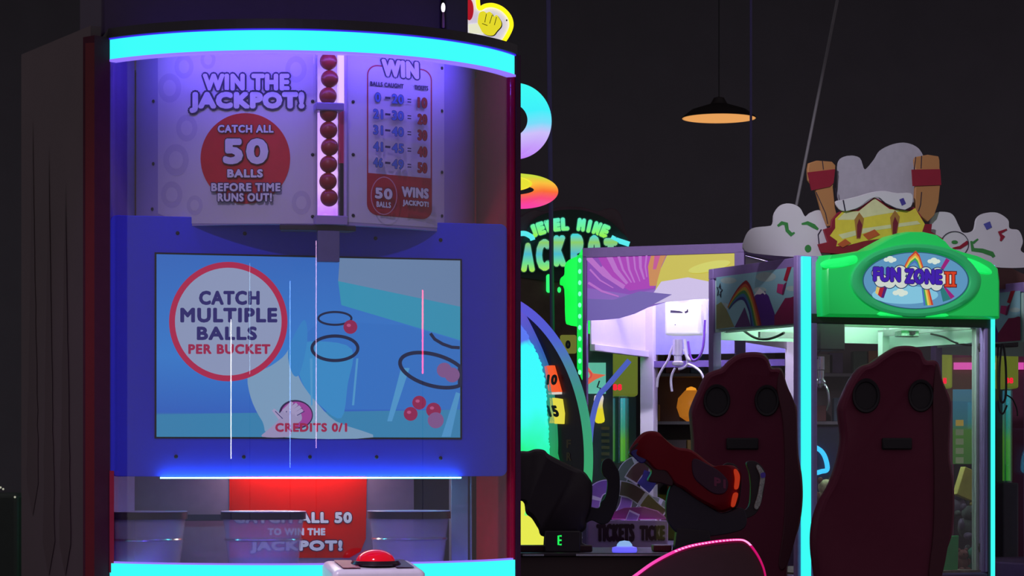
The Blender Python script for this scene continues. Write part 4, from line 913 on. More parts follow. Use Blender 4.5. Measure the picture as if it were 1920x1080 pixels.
build('lower_panel', G().slab([wp(x, y, -.02) for x, y in ((940, 930), (988, 938), (1000, 960), (1014, 990), (1024, 1031), (940, 1031))], (0, .06, 0)), glow('lit yellow panel', (236, 240, 80), .95), wg, label='glowing yellow lower panel')
build('neon_line', G().tube([wp(986, 966, -.03), wp(992, 944, -.03)], .008), glow('lime line', (130, 255, 120), 1.0), wg)
def ringband(cx, cy, rx, ry, w, d, m, nm, rx2=None):
    o = [wp(cx+rx*cos(R(a)), cy-ry*sin(R(a)), .1) for a in range(-90, 271, 5)]; i = [wp(cx+(rx-w)*cos(R(a)), cy-(ry-w*1.35)*sin(R(a)), .1) for a in range(-90, 271, 5)]
    build(nm, bandm(o, i, .1, .1+d), m, wg, smooth_=True)
for yy in (225, 356): build('ring_arm', G().box(-.42, wp(915, yy).x, .17, .19, wp(900, yy).z-.01, wp(900, yy).z+.01), dkmetal, wg)
ringband(948, 225, 69, 72, 28, .06, glow_ramp('ring cyan white', 2, [(0, (190, 120, 250)), (.35, (205, 190, 250)), (.5, (120, 220, 250)), (.7, (58, 240, 250)), (1, (58, 250, 245))], wp(980, 288).z, wp(980, 165).z, 1.0), 'ring_sign')
ringband(948, 356, 70, 33, 17, .10, glow_ramp('ring orange', 2, [(0, (250, 60, 190)), (.3, (250, 70, 120)), (.5, (250, 110, 50)), (.75, (250, 190, 60)), (1, (200, 220, 60))], wp(980, 388).z, wp(980, 324).z, 1.0), 'ring_sign')
build('ring_sign', bandm([wp(940+52*cos(R(a)), 344-15*sin(R(a)), .08) for a in range(-90, 271, 6)], [wp(940+30*cos(R(a)), 344-6*sin(R(a)), .08) for a in range(-90, 271, 6)], .08, .1), glow('lemon ring', (232, 226, 50), 1.0), wg)

# ================================================================== JEWEL MINE JACKPOT game
FJ = Fr(at(1067, 880, 16.1).x, 16.1, 0)
jg = thing('jewel_game', 'dark rocky game cabinet with neon letters JEWEL MINE JACKPOT', 'arcade game', FJ)
rock = mat('painted rock', (92, 74, 66), .8, noise=.6, scale=9)
o_ = smooth([Vector(p) for p in ((940, 420), (975, 405), (1000, 392), (1020, 396), (1050, 388), (1090, 388), (1120, 396), (1140, 390), (1160, 396), (1172, 430), (1182, 460), (1182, 500), (940, 500))], 3)
build('rock_crest', G().slab([FJ.px(x, y, .06) for x, y in o_], (0, .2, 0)), mat('grey mauve crest', (104, 84, 98), .8, noise=.4, scale=6), jg, bevel=.01)
build('dark_arch', G().slab([FJ.px(x, y, .03) for x, y in smooth([Vector(p) for p in ((985, 440), (1000, 412), (1030, 398), (1067, 393), (1105, 397), (1140, 412), (1165, 435), (1180, 456), (1178, 520), (975, 520))], 3)], (0, .03, 0)), mat('deep green arch', (44, 62, 62), .7), jg)
build('cabinet', G().box(FJ.px(930, 500).x, FJ.px(1182, 500).x, .04, .7,   .04, FJ.px(0, 495).z), rock, jg)
jl = glow_ramp('jewel letters', 2, [(0, (150, 240, 80)), (.4, (110, 245, 150)), (1, (90, 235, 215))], FJ.px(0, 442).z, FJ.px(0, 402).z, 1.0)
def neon_text(s_, box, m, m2, arc, nm, v=.02, lean=0):
    ar = Art(FJ, v, step=.0012); ar.text(s_, *box, m, .10, (m2, .06), arc=arc, lean=lean); ar.build(nm, jg)
ar = Art(FJ, .02, step=.0012)
def arc_word(word, cx, yt, R_, h, spread, m, m2):
    n = len(word)
    for i, ch in enumerate(word):
        a = (i-(n-1)/2)*spread; x = cx+R_*sin(R(a)); y = yt+R_*(1-cos(R(a)))
        if ch == ' ': continue
        w = h*(.30 if ch in 'I' else .62)
        ar.warp = lambda px_, py_, x=x, y=y, a=a: (x+(px_-x)*cos(R(a))-(py_-y)*sin(R(a)), y+(px_-x)*sin(R(a))+(py_-y)*cos(R(a)))
        ar.text(ch, x-w/2, y-h/2, x+w/2, y+h/2, m, .11, (m2, .05))
    ar.warp = None
hal = glow('jewel halo', (30, 110, 90), .8)
arc_word('JEWEL     ', 1067, 420, 175, 25, 5.0, jl, hal); ar.build('jewel_lettering', jg)
ar = Art(FJ, .02, step=.0012); arc_word('      MINE', 1067, 420, 175, 25, 5.0, jl, hal); ar.build('jewel_lettering', jg)
ar = Art(FJ, .02, step=.0012)
jk = glow_ramp('jackpot letters', 2, [(0, (190, 250, 60)), (.25, (120, 240, 150)), (.5, (80, 200, 220)), (.8, (150, 220, 110)), (1, (70, 230, 235))], FJ.px(0, 512).z, FJ.px(0, 440).z, .85)
for ch, x0, x1, y0, y1 in (('J', 948, 975, 452, 512), ('A', 977, 1003, 455, 510), ('C', 1005, 1032, 448, 508), ('K', 1038, 1062, 441, 500), ('P', 1070, 1094, 438, 498), ('O', 1102, 1126, 440, 500), ('T', 1132, 1158, 446, 506)):
    ar.text(ch, x0, y0, x1, y1, jk, .07, (glow('jackpot halo', (24, 70, 60), .7), .03))
ar.build('jackpot_lettering', jg)
for pts in ([(975, 438), (985, 438), (996, 444), (999, 450)], [(1146, 445), (1156, 450), (1168, 454), (1180, 458)]):
    build('neon_swash', G().tube([FJ.px(x, y, .0) for x, y in smooth([Vector(p) for p in pts], 4, False)], .016), glow('cyan swash', (90, 235, 240), 1.0), jg, smooth_=True)
ar = Art(FJ, .025, step=.0008); gd = glow('green digit', (50, 255, 120), 1.0)
ar.text('1', 1024, 514, 1035, 549, gd, .10); ar.text('.', 1045, 538, 1052, 549, gd, .1); ar.build('value_display', jg)
# a yellow number tile between the wheel and the green strip
ar = Art(FJ, .03); ar.rrect(1050, 628, 1081, 663, 4, glow('dim yellow tile', (120, 124, 50), .7)); ar.text('0', 1060, 638, 1070, 654, ink2, .1); ar.build('number_card', jg)

# ================================================================== ticket towers behind the claw machines
def tower(px0, px1, ytop, ymid, ybot, Y, pc, label, dig=(0, 0, 0, 0), zbase=None, tube_x=None):
    f = Fr(at((px0+px1)/2, 880, Y).x, Y, 0); t = thing('ticket_tower', label, 'ticket machine', f)
    a = f.px(px0, ytop); b = f.px(px1, ymid); lo = f.px(px0, ybot)
    top = build('display_panel', G().box(a.x, b.x, 0, .25, b.z, a.z), glow('panel '+label[:9], pc, .30, base=pc), t, bevel=.012)
    ar = Art(f, -.001); ar.text('88', *dig, glow('red digits', (255, 20, 60), 1.1), .06); ar.build('red_digits', top)
    build('lower_body', G().box(a.x, b.x, 0, .4, .04, lo.z), mat('tower body grey', (84, 80, 92), .5), t, bevel=.01)
    build('back_board', G().box(a.x, b.x, .22, .25, lo.z, b.z), mat('tower back', (58, 74, 80), .5), t)
    w = b.x-a.x; cx = tube_x if tube_x is not None else .0; rr = min(w*.28, .10); n = 2
    tb = build('ticket_tube', G().lathe([(rr, 0), (rr, b.z-lo.z), (rr-.006, b.z-lo.z), (rr-.006, 0)], (cx, .09, lo.z), 28), glass('tube acrylic', (.75, .95, .92), .16, .08), t, smooth_=True)
    build('tube_light', G().tube([(cx+rr*.4, .13, lo.z+.01), (cx+rr*.4, .13, b.z-.01)], .014), glow_ramp('tube light', 2, [(0, (90, 180, 40)), (.35, (120, 190, 40)), (.55, (50, 170, 140)), (1, (60, 190, 220))], lo.z, b.z, .9), t)
    build('tube_light', G().tube([(cx-rr*.5, .14, lo.z+.01), (cx-rr*.5, .14, b.z-.01)], .008), glow_ramp('tube light b', 2, [(0, (70, 140, 40)), (.4, (90, 150, 50)), (1, (60, 120, 150))], lo.z, b.z, .7), t)
    return t, f
t1, f1 = tower(1128, 1196, 655, 742, 868, 15.0, (150, 165, 60), 'ticket machine with olive panel and red digits behind the white-lit claw machine', (1149, 720, 1166, 732))
t2, f2 = tower(1758, 1786, 656, 728, 870, 15.3, (170, 176, 50), 'ticket machine with yellow panel behind the green-crowned claw machine', (1768, 708, 1775, 720))
t3, f3 = tower(1880, 1910, 652, 728, 905, 15.6, (110, 108, 170), 'ticket machine with grey violet panel by the cut-off claw machine', (1885, 708, 1900, 719))
# glowing teal board with the gold list
fl = Fr(at(1800, 880, 15.1).x, 15.1, 0)
lb = thing('prize_list_board', 'dim teal board with a column of gold tags seen through the claw machine', 'board', fl)
a, b = fl.px(1788, 730), fl.px(1832, 870); build('board', G().box(a.x, b.x, 0, .03, b.z, a.z), glow_ramp('teal board light', 2, [(0, (70, 120, 60)), (.45, (84, 140, 60)), (.55, (60, 130, 140)), (1, (70, 140, 180))], b.z, a.z, .45), lb)
build('board_stand', G().box(a.x+.01, b.x-.01, .01, .05, .0, b.z), dkmetal, lb)
for k in range(5):
    c = fl.px(1799, 793+17.5*k); build('gold_tag', G().box(c.x-.022, c.x+.022, -.008, 0, c.z-.017, c.z+.017), glow('gold tag' if k < 1 else 'pale tag', (150, 130, 60) if k < 1 else (96, 110, 84), .8), lb, bevel=.002)  # glow put into the tag materials to brighten them; they are no lamps
# far backdrop: maroon booth with a pink light bar, prize wall, blue ring light
fb = Fr(at(1850, 880, 16.8).x, 16.8, 0)
bt_ = thing('maroon_booth', 'maroon booth with a pink light bar far behind the claw machines', 'booth', fb)
a, b = fb.px(1768, 640), fb.px(2020, 1000)
build('booth_wall', G().box(a.x, b.x, 0, .3, 0, a.z), mat('booth maroon', (110, 40, 76), .6), bt_)
build('light_bar', G().box(fb.px(1788, 0).x, b.x, -.03, 0, fb.px(1800, 693).z, fb.px(1800, 680).z), glow('pink bar', (236, 84, 190), .9), bt_)
for x in (1797, 1808): build('spot_bulb', G().ball(fb.px(x, 659, -.03), .014, 12), glow('warm bulb', (255, 245, 235), 1.2), bt_)
fp = Fr(at(1400, 880, 17.2).x, 17.2, 0)
pw = thing('prize_wall', 'dim taupe prize wall with shelves seen through the claw machines', 'shelf', fp)
a, b = fp.px(1200, 640), fp.px(1700, 1000)
build('wall_panel', G().box(a.x, b.x, .3, .35, 0, a.z), mat('taupe panel', (110, 96, 100), .7, noise=.4, scale=3), pw)
for y in (700, 790, 870, 950): build('shelf', G().box(a.x, b.x, 0, .3, fp.px(0, y).z-.02, fp.px(0, y).z), mat('shelf grey', (120, 116, 124), .6), pw)
build('end_panel', G().box(a.x-.03, a.x, 0, .3, 0, a.z), dkmetal, pw); build('end_panel', G().box(b.x, b.x+.03, 0, .3, 0, a.z), dkmetal, pw)
pc_ = [(150, 120, 60), (110, 60, 60), (70, 90, 110), (130, 130, 120), (90, 70, 110), (60, 90, 70), (170, 110, 60)]
k = 0
for ys, y in enumerate((700, 790, 870, 950)):
    for xx in (1226, 1262, 1300, 1540, 1575, 1612, 1648):
        if ys == 1 and xx in (1262, 1300): continue
        w = random.uniform(.04, .055); h = random.uniform(.10, .19); c = fp.px(xx+random.uniform(-8, 8), y, .1)
        nm = ['ochre', 'dull red', 'slate blue', 'pale grey', 'dim violet', 'dim green', 'tan'][k % 7]
        o = solo('prize_box', G().box(c.x-w, c.x+w, .08, .2, c.z, c.z+h), mat('prize '+nm, pc_[k % 7], .6, noise=.5, scale=9), '%s prize box, %s shelf behind the %s claw machine, %s' % (nm, ['topmost', 'second', 'third', 'lowest'][ys], 'white-lit' if xx < 1400 else 'green-crowned', {1226: 'outermost', 1262: 'middle', 1300: 'innermost', 1540: 'nearest the cyan strip', 1575: 'second from strip', 1612: 'third from strip', 1648: 'farthest from strip'}[xx]), 'box', src=fp, group='boxes on the prize wall', bevel=.004); k += 1
# orange round lamp on the second shelf
c = fp.px(1296, 790, .1); fo = Fr(*(fp.M @ c)[:2], 0, (fp.M @ c).z)
ol = thing('orange_lantern', 'glowing orange lantern on the prize wall shelf beside the red seat', 'lantern', fo)
build('lantern_body', G().lathe([(.03, 0), (.075, .03), (.095, .09), (.085, .15), (.04, .2), (.02, .2)], (0, 0, 0), 24), glow('orange shade', (215, 130, 40), .45, base=(220, 140, 40)), ol, smooth_=True)
build('lantern_cap', G().lathe([(.035, .2), (.03, .215), (.005, .225)], (0, 0, 0), 20), glow('lantern top', (250, 160, 40), .9), ol, smooth_=True)
# blue crescent light
fq = Fr(at(1540, 880, 14.2).x, 14.2, 0)
bl = thing('blue_ring_game', 'dark game cabinet with a bright blue crescent light between the two red seats', 'arcade game', fq)
a, b = fq.px(1524, 800), fq.px(1578, 1000)
build('cabinet', G().box(a.x, b.x, .02, .4, 0, a.z), mat('navy cabinet', (50, 42, 84), .5), bl, bevel=.01)
build('crescent_light', G().tube([fq.px(x, y, 0) for x, y in smooth([Vector(p) for p in ((1528, 838), (1540, 846), (1548, 860), (1551, 880), (1540, 884), (1530, 887))], 5, False)], [.010]+[.013]*24+[.006], 10), glow('blue crescent', (60, 200, 255), 1.1), bl, smooth_=True)
# things seen through the white-lit claw machine
fx = Fr(at(1120, 880, 14.75).x, 14.75, 0)
xs_ = thing('wheel_pointer_game', 'game board with teal panel, orange star and yellow tab behind the white-lit claw machine', 'arcade game', fx)
a, b = fx.px(1098, 680), fx.px(1136, 738); tb_ = build('teal_panel', G().box(a.x, b.x, 0, .03, b.z, a.z), glow('teal panel', (110, 205, 180), .6, base=(120, 200, 180)), xs_)
ar = Art(fx, -.001); ar.poly([(1098, 682), (1112, 700), (1136, 703), (1116, 712), (1098, 724), (1106, 704)], glow('orange star', (240, 110, 80), .8)); ar.ring(1102, 703, 7, 7, 2, glow('star ring', (230, 60, 80), .8)); ar.path([(1124, 714), (1120, 726), (1126, 728), (1124, 734)], 2.6, ink2); ar.build('panel_print', tb_)
build('yellow_tab', G().slab([fx.px(x, y, -.03) for x, y in smooth([Vector(p) for p in ((1115, 742), (1131, 742), (1130, 760), (1132, 775), (1133, 791), (1117, 792), (1115, 770))], 3)], (0, .02, 0)), glow_ramp('yellow tab light', 2, [(0, (235, 225, 30)), (.5, (235, 220, 50)), (1, (225, 215, 230))], fx.px(0, 790).z, fx.px(0, 745).z, .9), xs_)
build('blue_arm', G().tube([fx.px(x, y, -.05) for x, y in smooth([Vector(p) for p in ((1180, 676), (1155, 705), (1138, 725), (1122, 744), (1110, 790), (1106, 830))], 4, False)], .016), glow('blue arm light', (90, 110, 220), .7), xs_, smooth_=True)
build('body', G().box(a.x-.02, b.x+.04, .03, .2, 0, fx.px(0, 650).z), mat('pointer game body', (64, 70, 80), .6, noise=.5, scale=8), xs_)
for k in range(6): build('list_row', G().box(fx.px(1128, 0).x, fx.px(1143, 0).x, .018, .03, fx.px(0, 806+12*k).z, fx.px(0, 800+12*k).z), mat('dull gold row', (110, 100, 60), .5), xs_)

# ================================================================== racing seats
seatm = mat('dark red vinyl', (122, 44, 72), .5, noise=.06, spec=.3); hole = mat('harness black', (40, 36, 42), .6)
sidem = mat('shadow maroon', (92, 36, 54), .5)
def seat(outline, holes, slot, Y, yaw, label, ext):
    cx = sum(p[0] for p in outline)/len(outline); f = Fr(at(cx, 880, Y).x, Y, yaw)
    t = thing('racing_seat', label, 'seat', f, 'racing seats')
    pts = smooth([Vector(p) for p in outline], 5); P = [f.px(p.x, p.y, 0) for p in pts]
    c0 = sum(P, Vector())/len(P)
    sc = lambda k, v: [Vector((c0.x+(p.x-c0.x)*k, v, c0.z+(p.z-c0.z)*(1-(1-k)*.55))) for p in P]
    sh = build('backrest', G().loft([sc(.80, .14), sc(.93, .12), sc(.985, .07), sc(1.0, .02), sc(.985, -.012), sc(.95, -.028), sc(.90, -.032), sc(.80, -.022)]), seatm, t, smooth_=True)
    for (x, y, rx, ry) in holes:
        g = G(); V = -.029
        g.loft([[f.px(x+rx*1.08*cos(2*pi*k/32), y+ry*1.08*sin(2*pi*k/32), V+.010) for k in range(32)], [f.px(x+rx*cos(2*pi*k/32), y+ry*sin(2*pi*k/32), V-.006) for k in range(32)], [f.px(x+rx*.86*cos(2*pi*k/32), y+ry*.86*sin(2*pi*k/32), V-.004) for k in range(32)], [f.px(x+rx*.8*cos(2*pi*k/32), y+ry*.8*sin(2*pi*k/32), V+.004) for k in range(32)]])
        build('harness_slot', g, hole, sh, smooth_=True)
    x, y, rx, ry = slot
    a, b = f.px(x-rx, y-ry, -.03), f.px(x+rx, y+ry, -.03)
    build('lumbar_plate', G().box(a.x, b.x, -.036, -.01, b.z, a.z), hole, sh, bevel=.006)
    zb = P[0].z
    lo = min(p.z for p in P); xa = min(p.x for p in P); xb = max(p.x for p in P)
    build('seat_cushion', G().loft([[(xa+.04, .08, lo-.16), (xb-.04, .08, lo-.16), (xb-.04, .08, lo+.02), (xa+.04, .08, lo+.02)], [(xa+.02, .5, lo-.14), (xb-.02, .5, lo-.14), (xb-.02, .5, lo+.06), (xa+.02, .5, lo+.06)]]), seatm, t, bevel=.03, seg=3)
    build('seat_pedestal', G().box(xa+.12, xb-.12, .12, .45, 0, lo-.14), blk, t, bevel=.01)
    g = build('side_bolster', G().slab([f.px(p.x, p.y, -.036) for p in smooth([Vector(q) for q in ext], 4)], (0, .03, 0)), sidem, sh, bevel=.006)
    return t
s1 = [(1335, 696), (1352, 690), (1366, 676), (1382, 665), (1402, 660), (1428, 661), (1440, 670), (1448, 688), (1466, 691), (1476, 720), (1488, 750), (1495, 765), (1496, 800), (1498, 850), (1505, 895), (1506, 940), (1500, 985), (1488, 1020), (1478, 1060), (1474, 1110), (1450, 1180), (1290, 1180), (1262, 1110), (1262, 1040), (1272, 980), (1286, 920), (1294, 880), (1296, 830), (1293, 790), (1293, 768), (1308, 732), (1322, 704)]
seat(s1, [(1344, 751, 24, 29), (1438, 751, 22, 28)], (1392, 832, 30, 11), 11.35, 0, 'red racing seat right behind the red mounted gun', [(1464, 694), (1474, 720), (1492, 765), (1495, 850), (1503, 920), (1497, 985), (1476, 1060), (1460, 1060), (1470, 980), (1472, 880), (1468, 790), (1457, 730)])
s2 = [(1612, 688), (1632, 680), (1654, 665), (1680, 650), (1708, 648), (1726, 655), (1736, 674), (1758, 678), (1768, 714), (1783, 752), (1782, 800), (1781, 856), (1788, 900), (1790, 950), (1786, 1000), (1774, 1040), (1766, 1090), (1756, 1180), (1545, 1180), (1530, 1090), (1522, 1030), (1524, 984), (1536, 944), (1556, 908), (1572, 860), (1578, 820), (1574, 780), (1575, 756), (1592, 716)]
seat(s2, [(1624, 742, 25, 31), (1727, 742, 23, 29)], (1682, 832, 28, 11), 10.95, 4, 'larger-looking red racing seat standing alone before the claw machine window', [(1756, 682), (1766, 714), (1780, 756), (1779, 800), (1778, 856), (1785, 900), (1787, 950), (1780, 1010), (1764, 1085), (1742, 1085), (1750, 1000), (1752, 900), (1750, 800), (1750, 740)])

# ================================================================== shooting game: deck, guns, edge-lit console
FD = Fr(0, 9.7, 0)
dk = thing('shooting_game_deck', 'low dark counter with a bright metal edge carrying the two guns', 'arcade game', FD)
a, b = FD.px(975, 1037, -.1), FD.px(1240, 1037, -.1); zt_ = a.z
build('counter', G().box(a.x-.1, b.x+.19, -.08, .6, .04, zt_-.012), mat('umber counter', (84, 70, 70), .5, noise=.3, scale=2), dk, bevel=.004)
build('counter_top', G().box(a.x-.11, b.x+.20, -.1, .62, zt_-.012, zt_), mat('dark counter top', (60, 52, 62), .4), dk, bevel=.003)
build('metal_edge', G().box(FD.px(1080, 0, -.1).x, FD.px(1250, 0, -.1).x, -.106, -.1, zt_-.010, zt_-.003), mat('bright edge', (190, 190, 200), .25, .8), dk)
build('metal_edge', G().box(FD.px(980, 0, -.1).x, FD.px(1020, 0, -.1).x, -.106, -.1, zt_-.010, zt_-.004), mat('bright edge', (190, 190, 200), .25, .8), dk)
c = FD.px(1048, 1013, .0); dd_ = build('player_display', G().box(FD.px(1022, 0).x, FD.px(1088, 0).x, .0, .06, zt_, FD.px(0, 996).z), blk, dk, bevel=.004)
ar = Art(FD, -.001); gdd = glow('green segment', (30, 240, 90), 1.1); ar.path([(1053, 1005), (1047, 1005), (1047, 1021), (1053, 1021)], 3.4, gdd); ar.path([(1047, 1013), (1053, 1013)], 3, gdd); ar.build('segment_digit', dd_)
build('red_base', G().box(FD.px(1224, 0, .1).x, FD.px(1258, 0, .1).x, .05, .2, zt_, FD.px(0, 1022, .1).z), mat('deep red base', (120, 14, 36), .4), dk, bevel=.004)
build('dark_ledge', G().box(FD.px(975, 0, .1).x, FD.px(1110, 0, .1).x, .05, .13, zt_, FD.px(0, 1022, .1).z), mat('maroon ledge', (70, 30, 40), .5), dk, bevel=.004)
# domed blue button
c = FD.px(1171, 1037, -.02); fbt = Fr(*(FD.M @ c)[:2], 0, zt_)
bb = thing('dome_button', 'lit blue-violet dome button on the dark counter', 'button', fbt)
build('button_base', G().lathe([(.043, 0), (.046, .006), (.044, .018), (.03, .022), (.001, .022)], (0, 0, 0), 32), glow('violet diffuser', (96, 90, 250), 1.0, base=(180, 180, 240)), bb, smooth_=True)
build('button_dome', G().lathe([(.03, .018), (.027, .030), (.018, .040), (.001, .043)], (0, 0, 0), 28), glow('pale blue dome', (130, 180, 235), .8, base=(220, 230, 240)), bb, smooth_=True)
def gun(f, body, v0, v1, bodym, label, parts):
    t = thing('mounted_gun', label, 'toy gun', f, 'mounted arcade guns')
    P = [f.px(p.x, p.y, 0) for p in smooth([Vector(p) for p in body], 4)]
    c0 = sum(P, Vector())/len(P)
    k = lambda q, v: [Vector((c0.x+(p.x-c0.x)*q, v, c0.z+(p.z-c0.z)*q)) for p in P]
    bd_ = build('gun_body', G().loft([k(.86, v0-.012), k(.95, v0-.004), k(1, v0+.014), k(1, v1-.014), k(.95, v1), k(.86, v1+.01)]), bodym, t, smooth_=True)
    return t, bd_, f
gm = mat('gun black', (50, 42, 50), .45); grd = mat('gun red', (140, 2, 30), .5, spec=.25, noise=.05)
fg1 = Fr(at(1290, 880, 9.75).x, 9.75, 0)
rt = [(1180, 849), (1187, 832), (1198, 818), (1212, 809), (1232, 810), (1244, 821), (1266, 838), (1296, 844), (1336, 873), (1360, 872), (1376, 874), (1388, 888), (1386, 912), (1380, 946), (1354, 960), (1332, 952), (1304, 936), (1282, 919), (1262, 908), (1244, 884), (1222, 880), (1204, 862)]
g1, gb1, f_ = gun(fg1, rt, -.05, .05, grd, 'red mounted gun marked P1 with orange and silver hand guards', 0)
def gslab(nm, pts, v0, v1, m, par, f, bev=.003, sm=True, **k):
    return build(nm, G().slab([f.px(x, y, v0) for x, y in (smooth([Vector(p) for p in pts], 4) if sm else pts)], (0, v1-v0, 0)), m, par, bevel=bev, **k)
gslab('gun_nose', [(1180, 850), (1200, 862), (1222, 882), (1216, 902), (1240, 906), (1262, 910), (1256, 880), (1236, 858), (1215, 840), (1196, 830)], -.056, .056, mat('nose black red', (70, 22, 36), .4), g1, f_)
gslab('blue_lens', [(1183, 848), (1206, 842), (1212, 862), (1200, 868)], -.060, -.05, mat('blue lens', (52, 36, 150), .2), g1, f_)
gslab('gun_side_plate', [(1300, 860), (1330, 872), (1352, 886), (1366, 904), (1360, 924), (1340, 926), (1318, 912), (1300, 892)], -.066, -.05, mat('navy side plate', (72, 24, 60), .4), g1, f_)
gslab('gun_grip', [(1262, 908), (1290, 924), (1330, 950), (1356, 962), (1390, 952), (1400, 968), (1396, 990), (1370, 1000), (1330, 1006), (1290, 1010), (1270, 1000), (1252, 976), (1250, 940)], -.04, .04, mat('grip charcoal', (52, 46, 62), .5), g1, f_)
gslab('gun_pedestal', [(1270, 990), (1330, 995), (1336, 1035), (1264, 1035)], -.05, .06, gm, g1, f_, sm=False)
gslab('hand_guard', [(1352, 880), (1362, 868), (1376, 870), (1384, 878), (1390, 896), (1388, 930), (1382, 950), (1370, 954), (1374, 920), (1370, 892)], .01, .04, gm, g1, f_)
gslab('hand_guard', [(1400, 868), (1412, 864), (1424, 870), (1434, 884), (1434, 906), (1428, 940), (1418, 962), (1400, 972), (1380, 974), (1384, 964), (1404, 950), (1408, 920), (1406, 890)], -.03, .02, gm, g1, f_)
og = glow('orange guard stripe', (226, 60, 20), .4, base=(220, 80, 40)); sv = mat('silver digital print', (180, 190, 184), .35, .2, noise=.9, scale=160)
gslab('guard_stripe', [(1376, 882), (1381, 880), (1387, 890), (1387, 902), (1384, 916), (1377, 916), (1378, 898)], -.072, -.052, og, g1, f_, bev=.001, label='orange stripe')
gslab('guard_stripe', [(1375, 926), (1384, 925), (1381, 940), (1377, 950), (1371, 948)], -.072, -.052, og, g1, f_, bev=.001, label='orange stripe')
gslab('guard_stripe', [(1418, 875), (1423, 872), (1433, 886), (1434, 902), (1430, 922), (1427, 942), (1420, 955), (1414, 950), (1420, 930), (1424, 908), (1425, 892)], -.042, -.03, sv, g1, f_, bev=.001, label='silver speckled stripe')
gslab('stripe_accent', [(1426, 888), (1434, 886), (1435, 894), (1428, 896)], -.044, -.041, mat('violet accent', (96, 70, 220), .3), g1, f_, bev=.0)
ar = Art(fg1, -.0665); ar.text('P1', 1339, 894, 1361, 911, mat('faded pink print', (150, 60, 104), .5), .07, shear=.25); ar.build('player_mark', g1)
fg2 = Fr(at(1050, 880, 9.95).x, 9.95, 0)
bk = [(930, 880), (950, 852), (975, 846), (990, 846), (1004, 842), (1020, 844), (1032, 854), (1074, 875), (1094, 884), (1104, 896), (1110, 910), (1108, 952), (1100, 976), (1098, 990), (1090, 998), (1080, 1002), (1020, 1006), (1009, 991), (997, 972), (986, 962), (980, 940), (950, 936), (930, 920)]
g2, gb2, f_ = gun(fg2, bk, -.05, .05, gm, 'black mounted gun with a thick curved handle beside the glowing yellow panel', 0)
gslab('gun_handle', [(1096, 950), (1122, 953), (1127, 941), (1133, 935), (1138, 921), (1139, 901), (1132, 892), (1128, 881), (1130, 866), (1139, 859), (1147, 862), (1155, 874), (1161, 887), (1162, 921), (1155, 952), (1143, 978), (1127, 983), (1110, 976), (1096, 980)], -.03, .03, mat('handle black', (44, 38, 46), .5), g2, f_)
gslab('gun_pedestal', [(1021, 1000), (1090, 996), (1091, 1018), (1103, 1024), (1104, 1031.5), (1019, 1031.5)], -.05, .07, gm, g2, f_, sm=False)
gslab('gun_top_cover', [(1030, 858), (1074, 879), (1094, 888), (1100, 900), (1080, 898), (1040, 880)], -.054, -.05, mat('cover green black', (58, 62, 58), .3), g2, f_, bev=.001)
gslab('gun_side_plate', [(1000, 880), (1060, 900), (1100, 918), (1098, 946), (1050, 930), (1004, 910)], -.0535, -.05, mat('dim maroon plate', (70, 36, 44), .4), g2, f_, bev=.001)
# rounded console panel with the pink rope light
FP = Fr(at(1320, 880, 9.1).x, 9.1, 0)
pcn = thing('edge_lit_console', 'rounded brown-black console edged with a magenta rope light', 'arcade game', FP)
ed = [(1100, 1180), (1140, 1118), (1190, 1080), (1230, 1052), (1280, 1028), (1330, 1017), (1380, 1012), (1400, 1016), (1416, 1034), (1428, 1056), (1435, 1080), (1442, 1130), (1446, 1200)]
es = smooth([Vector(p) for p in ed], 8, False)
out = [FP.px(p.x, p.y, 0) for p in es]; zl = .0
poly_ = out+[Vector((out[-1].x, 0, 0)), Vector((out[0].x, 0, 0))]
build('console_panel', G().slab(poly_, (0, .10, 0)), mat('brown black panel', (98, 62, 66), .5), pcn)
n_ = len(out); mag = glow_ramp('magenta rope', 0, [(0, (255, 120, 210)), (.35, (255, 70, 180)), (.7, (240, 20, 140)), (1, (190, 10, 90))], out[0].x, out[-1].x, 1.0)
build('rope_light', G().tube([p+Vector((0, -.004, 0)) for p in out], [.0062*(1-.55*i/n_) for i in range(n_)], 10), mag, pcn, smooth_=True)
for i in range(30, 60, 1):
    if i < n_-1: build('rope_diode', G().ball(out[i]+Vector((0, -.008, 0)), .0042*(1-.4*i/n_), 8, (1.6, .8, .8)), glow('pale pink diode', (255, 170, 225), 1.2), pcn)
rim_ = G().loft([[p+Vector((0, -.0015, 0)) for p in out]+[p+Vector((0, -.0015, -.012)) for p in out[::-1]], [p+Vector((0, 0, 0)) for p in out]+[p+Vector((0, 0, -.012)) for p in out[::-1]]])
build('rope_channel', rim_, mat('channel magenta', (150, 20, 90), .4), pcn)

# ================================================================== behind the round-front game: fist sign, cables, pendant lamp
FS = Fr(at(930, 880, 8.95).x, 8.95, 0)
fsn = thing('fist_sign', 'round white sign with a yellow fist and yellow neon outline above the ball game', 'neon sign', FS)
so_ = [(868, -50), (885, -60), (900, -40), (897, -10), (896, 2), (899, 16), (910, 11), (925, 10), (942, 17), (955, 31), (959, 47), (954, 62), (944, 78), (932, 92), (868, 96)]
SP = smooth([Vector(p) for p in so_], 4)
spn = build('sign_panel', G().slab([FS.px(p.x, p.y, 0) for p in SP], (0, .05, 0)), glow('sign face', (205, 200, 226), .8, base=(230, 230, 235)), fsn)
build('neon_outline', G().tube([FS.px(p.x, p.y, -.01) for p in SP[4:]], .0075, 10), glow('yellow neon', (255, 240, 20), 1.2), fsn, smooth_=True)
ar = Art(FS, -.0012)
yf = glow('fist yellow', (238, 226, 40), .9); fi = mat('fist ink', (40, 44, 20), .5)
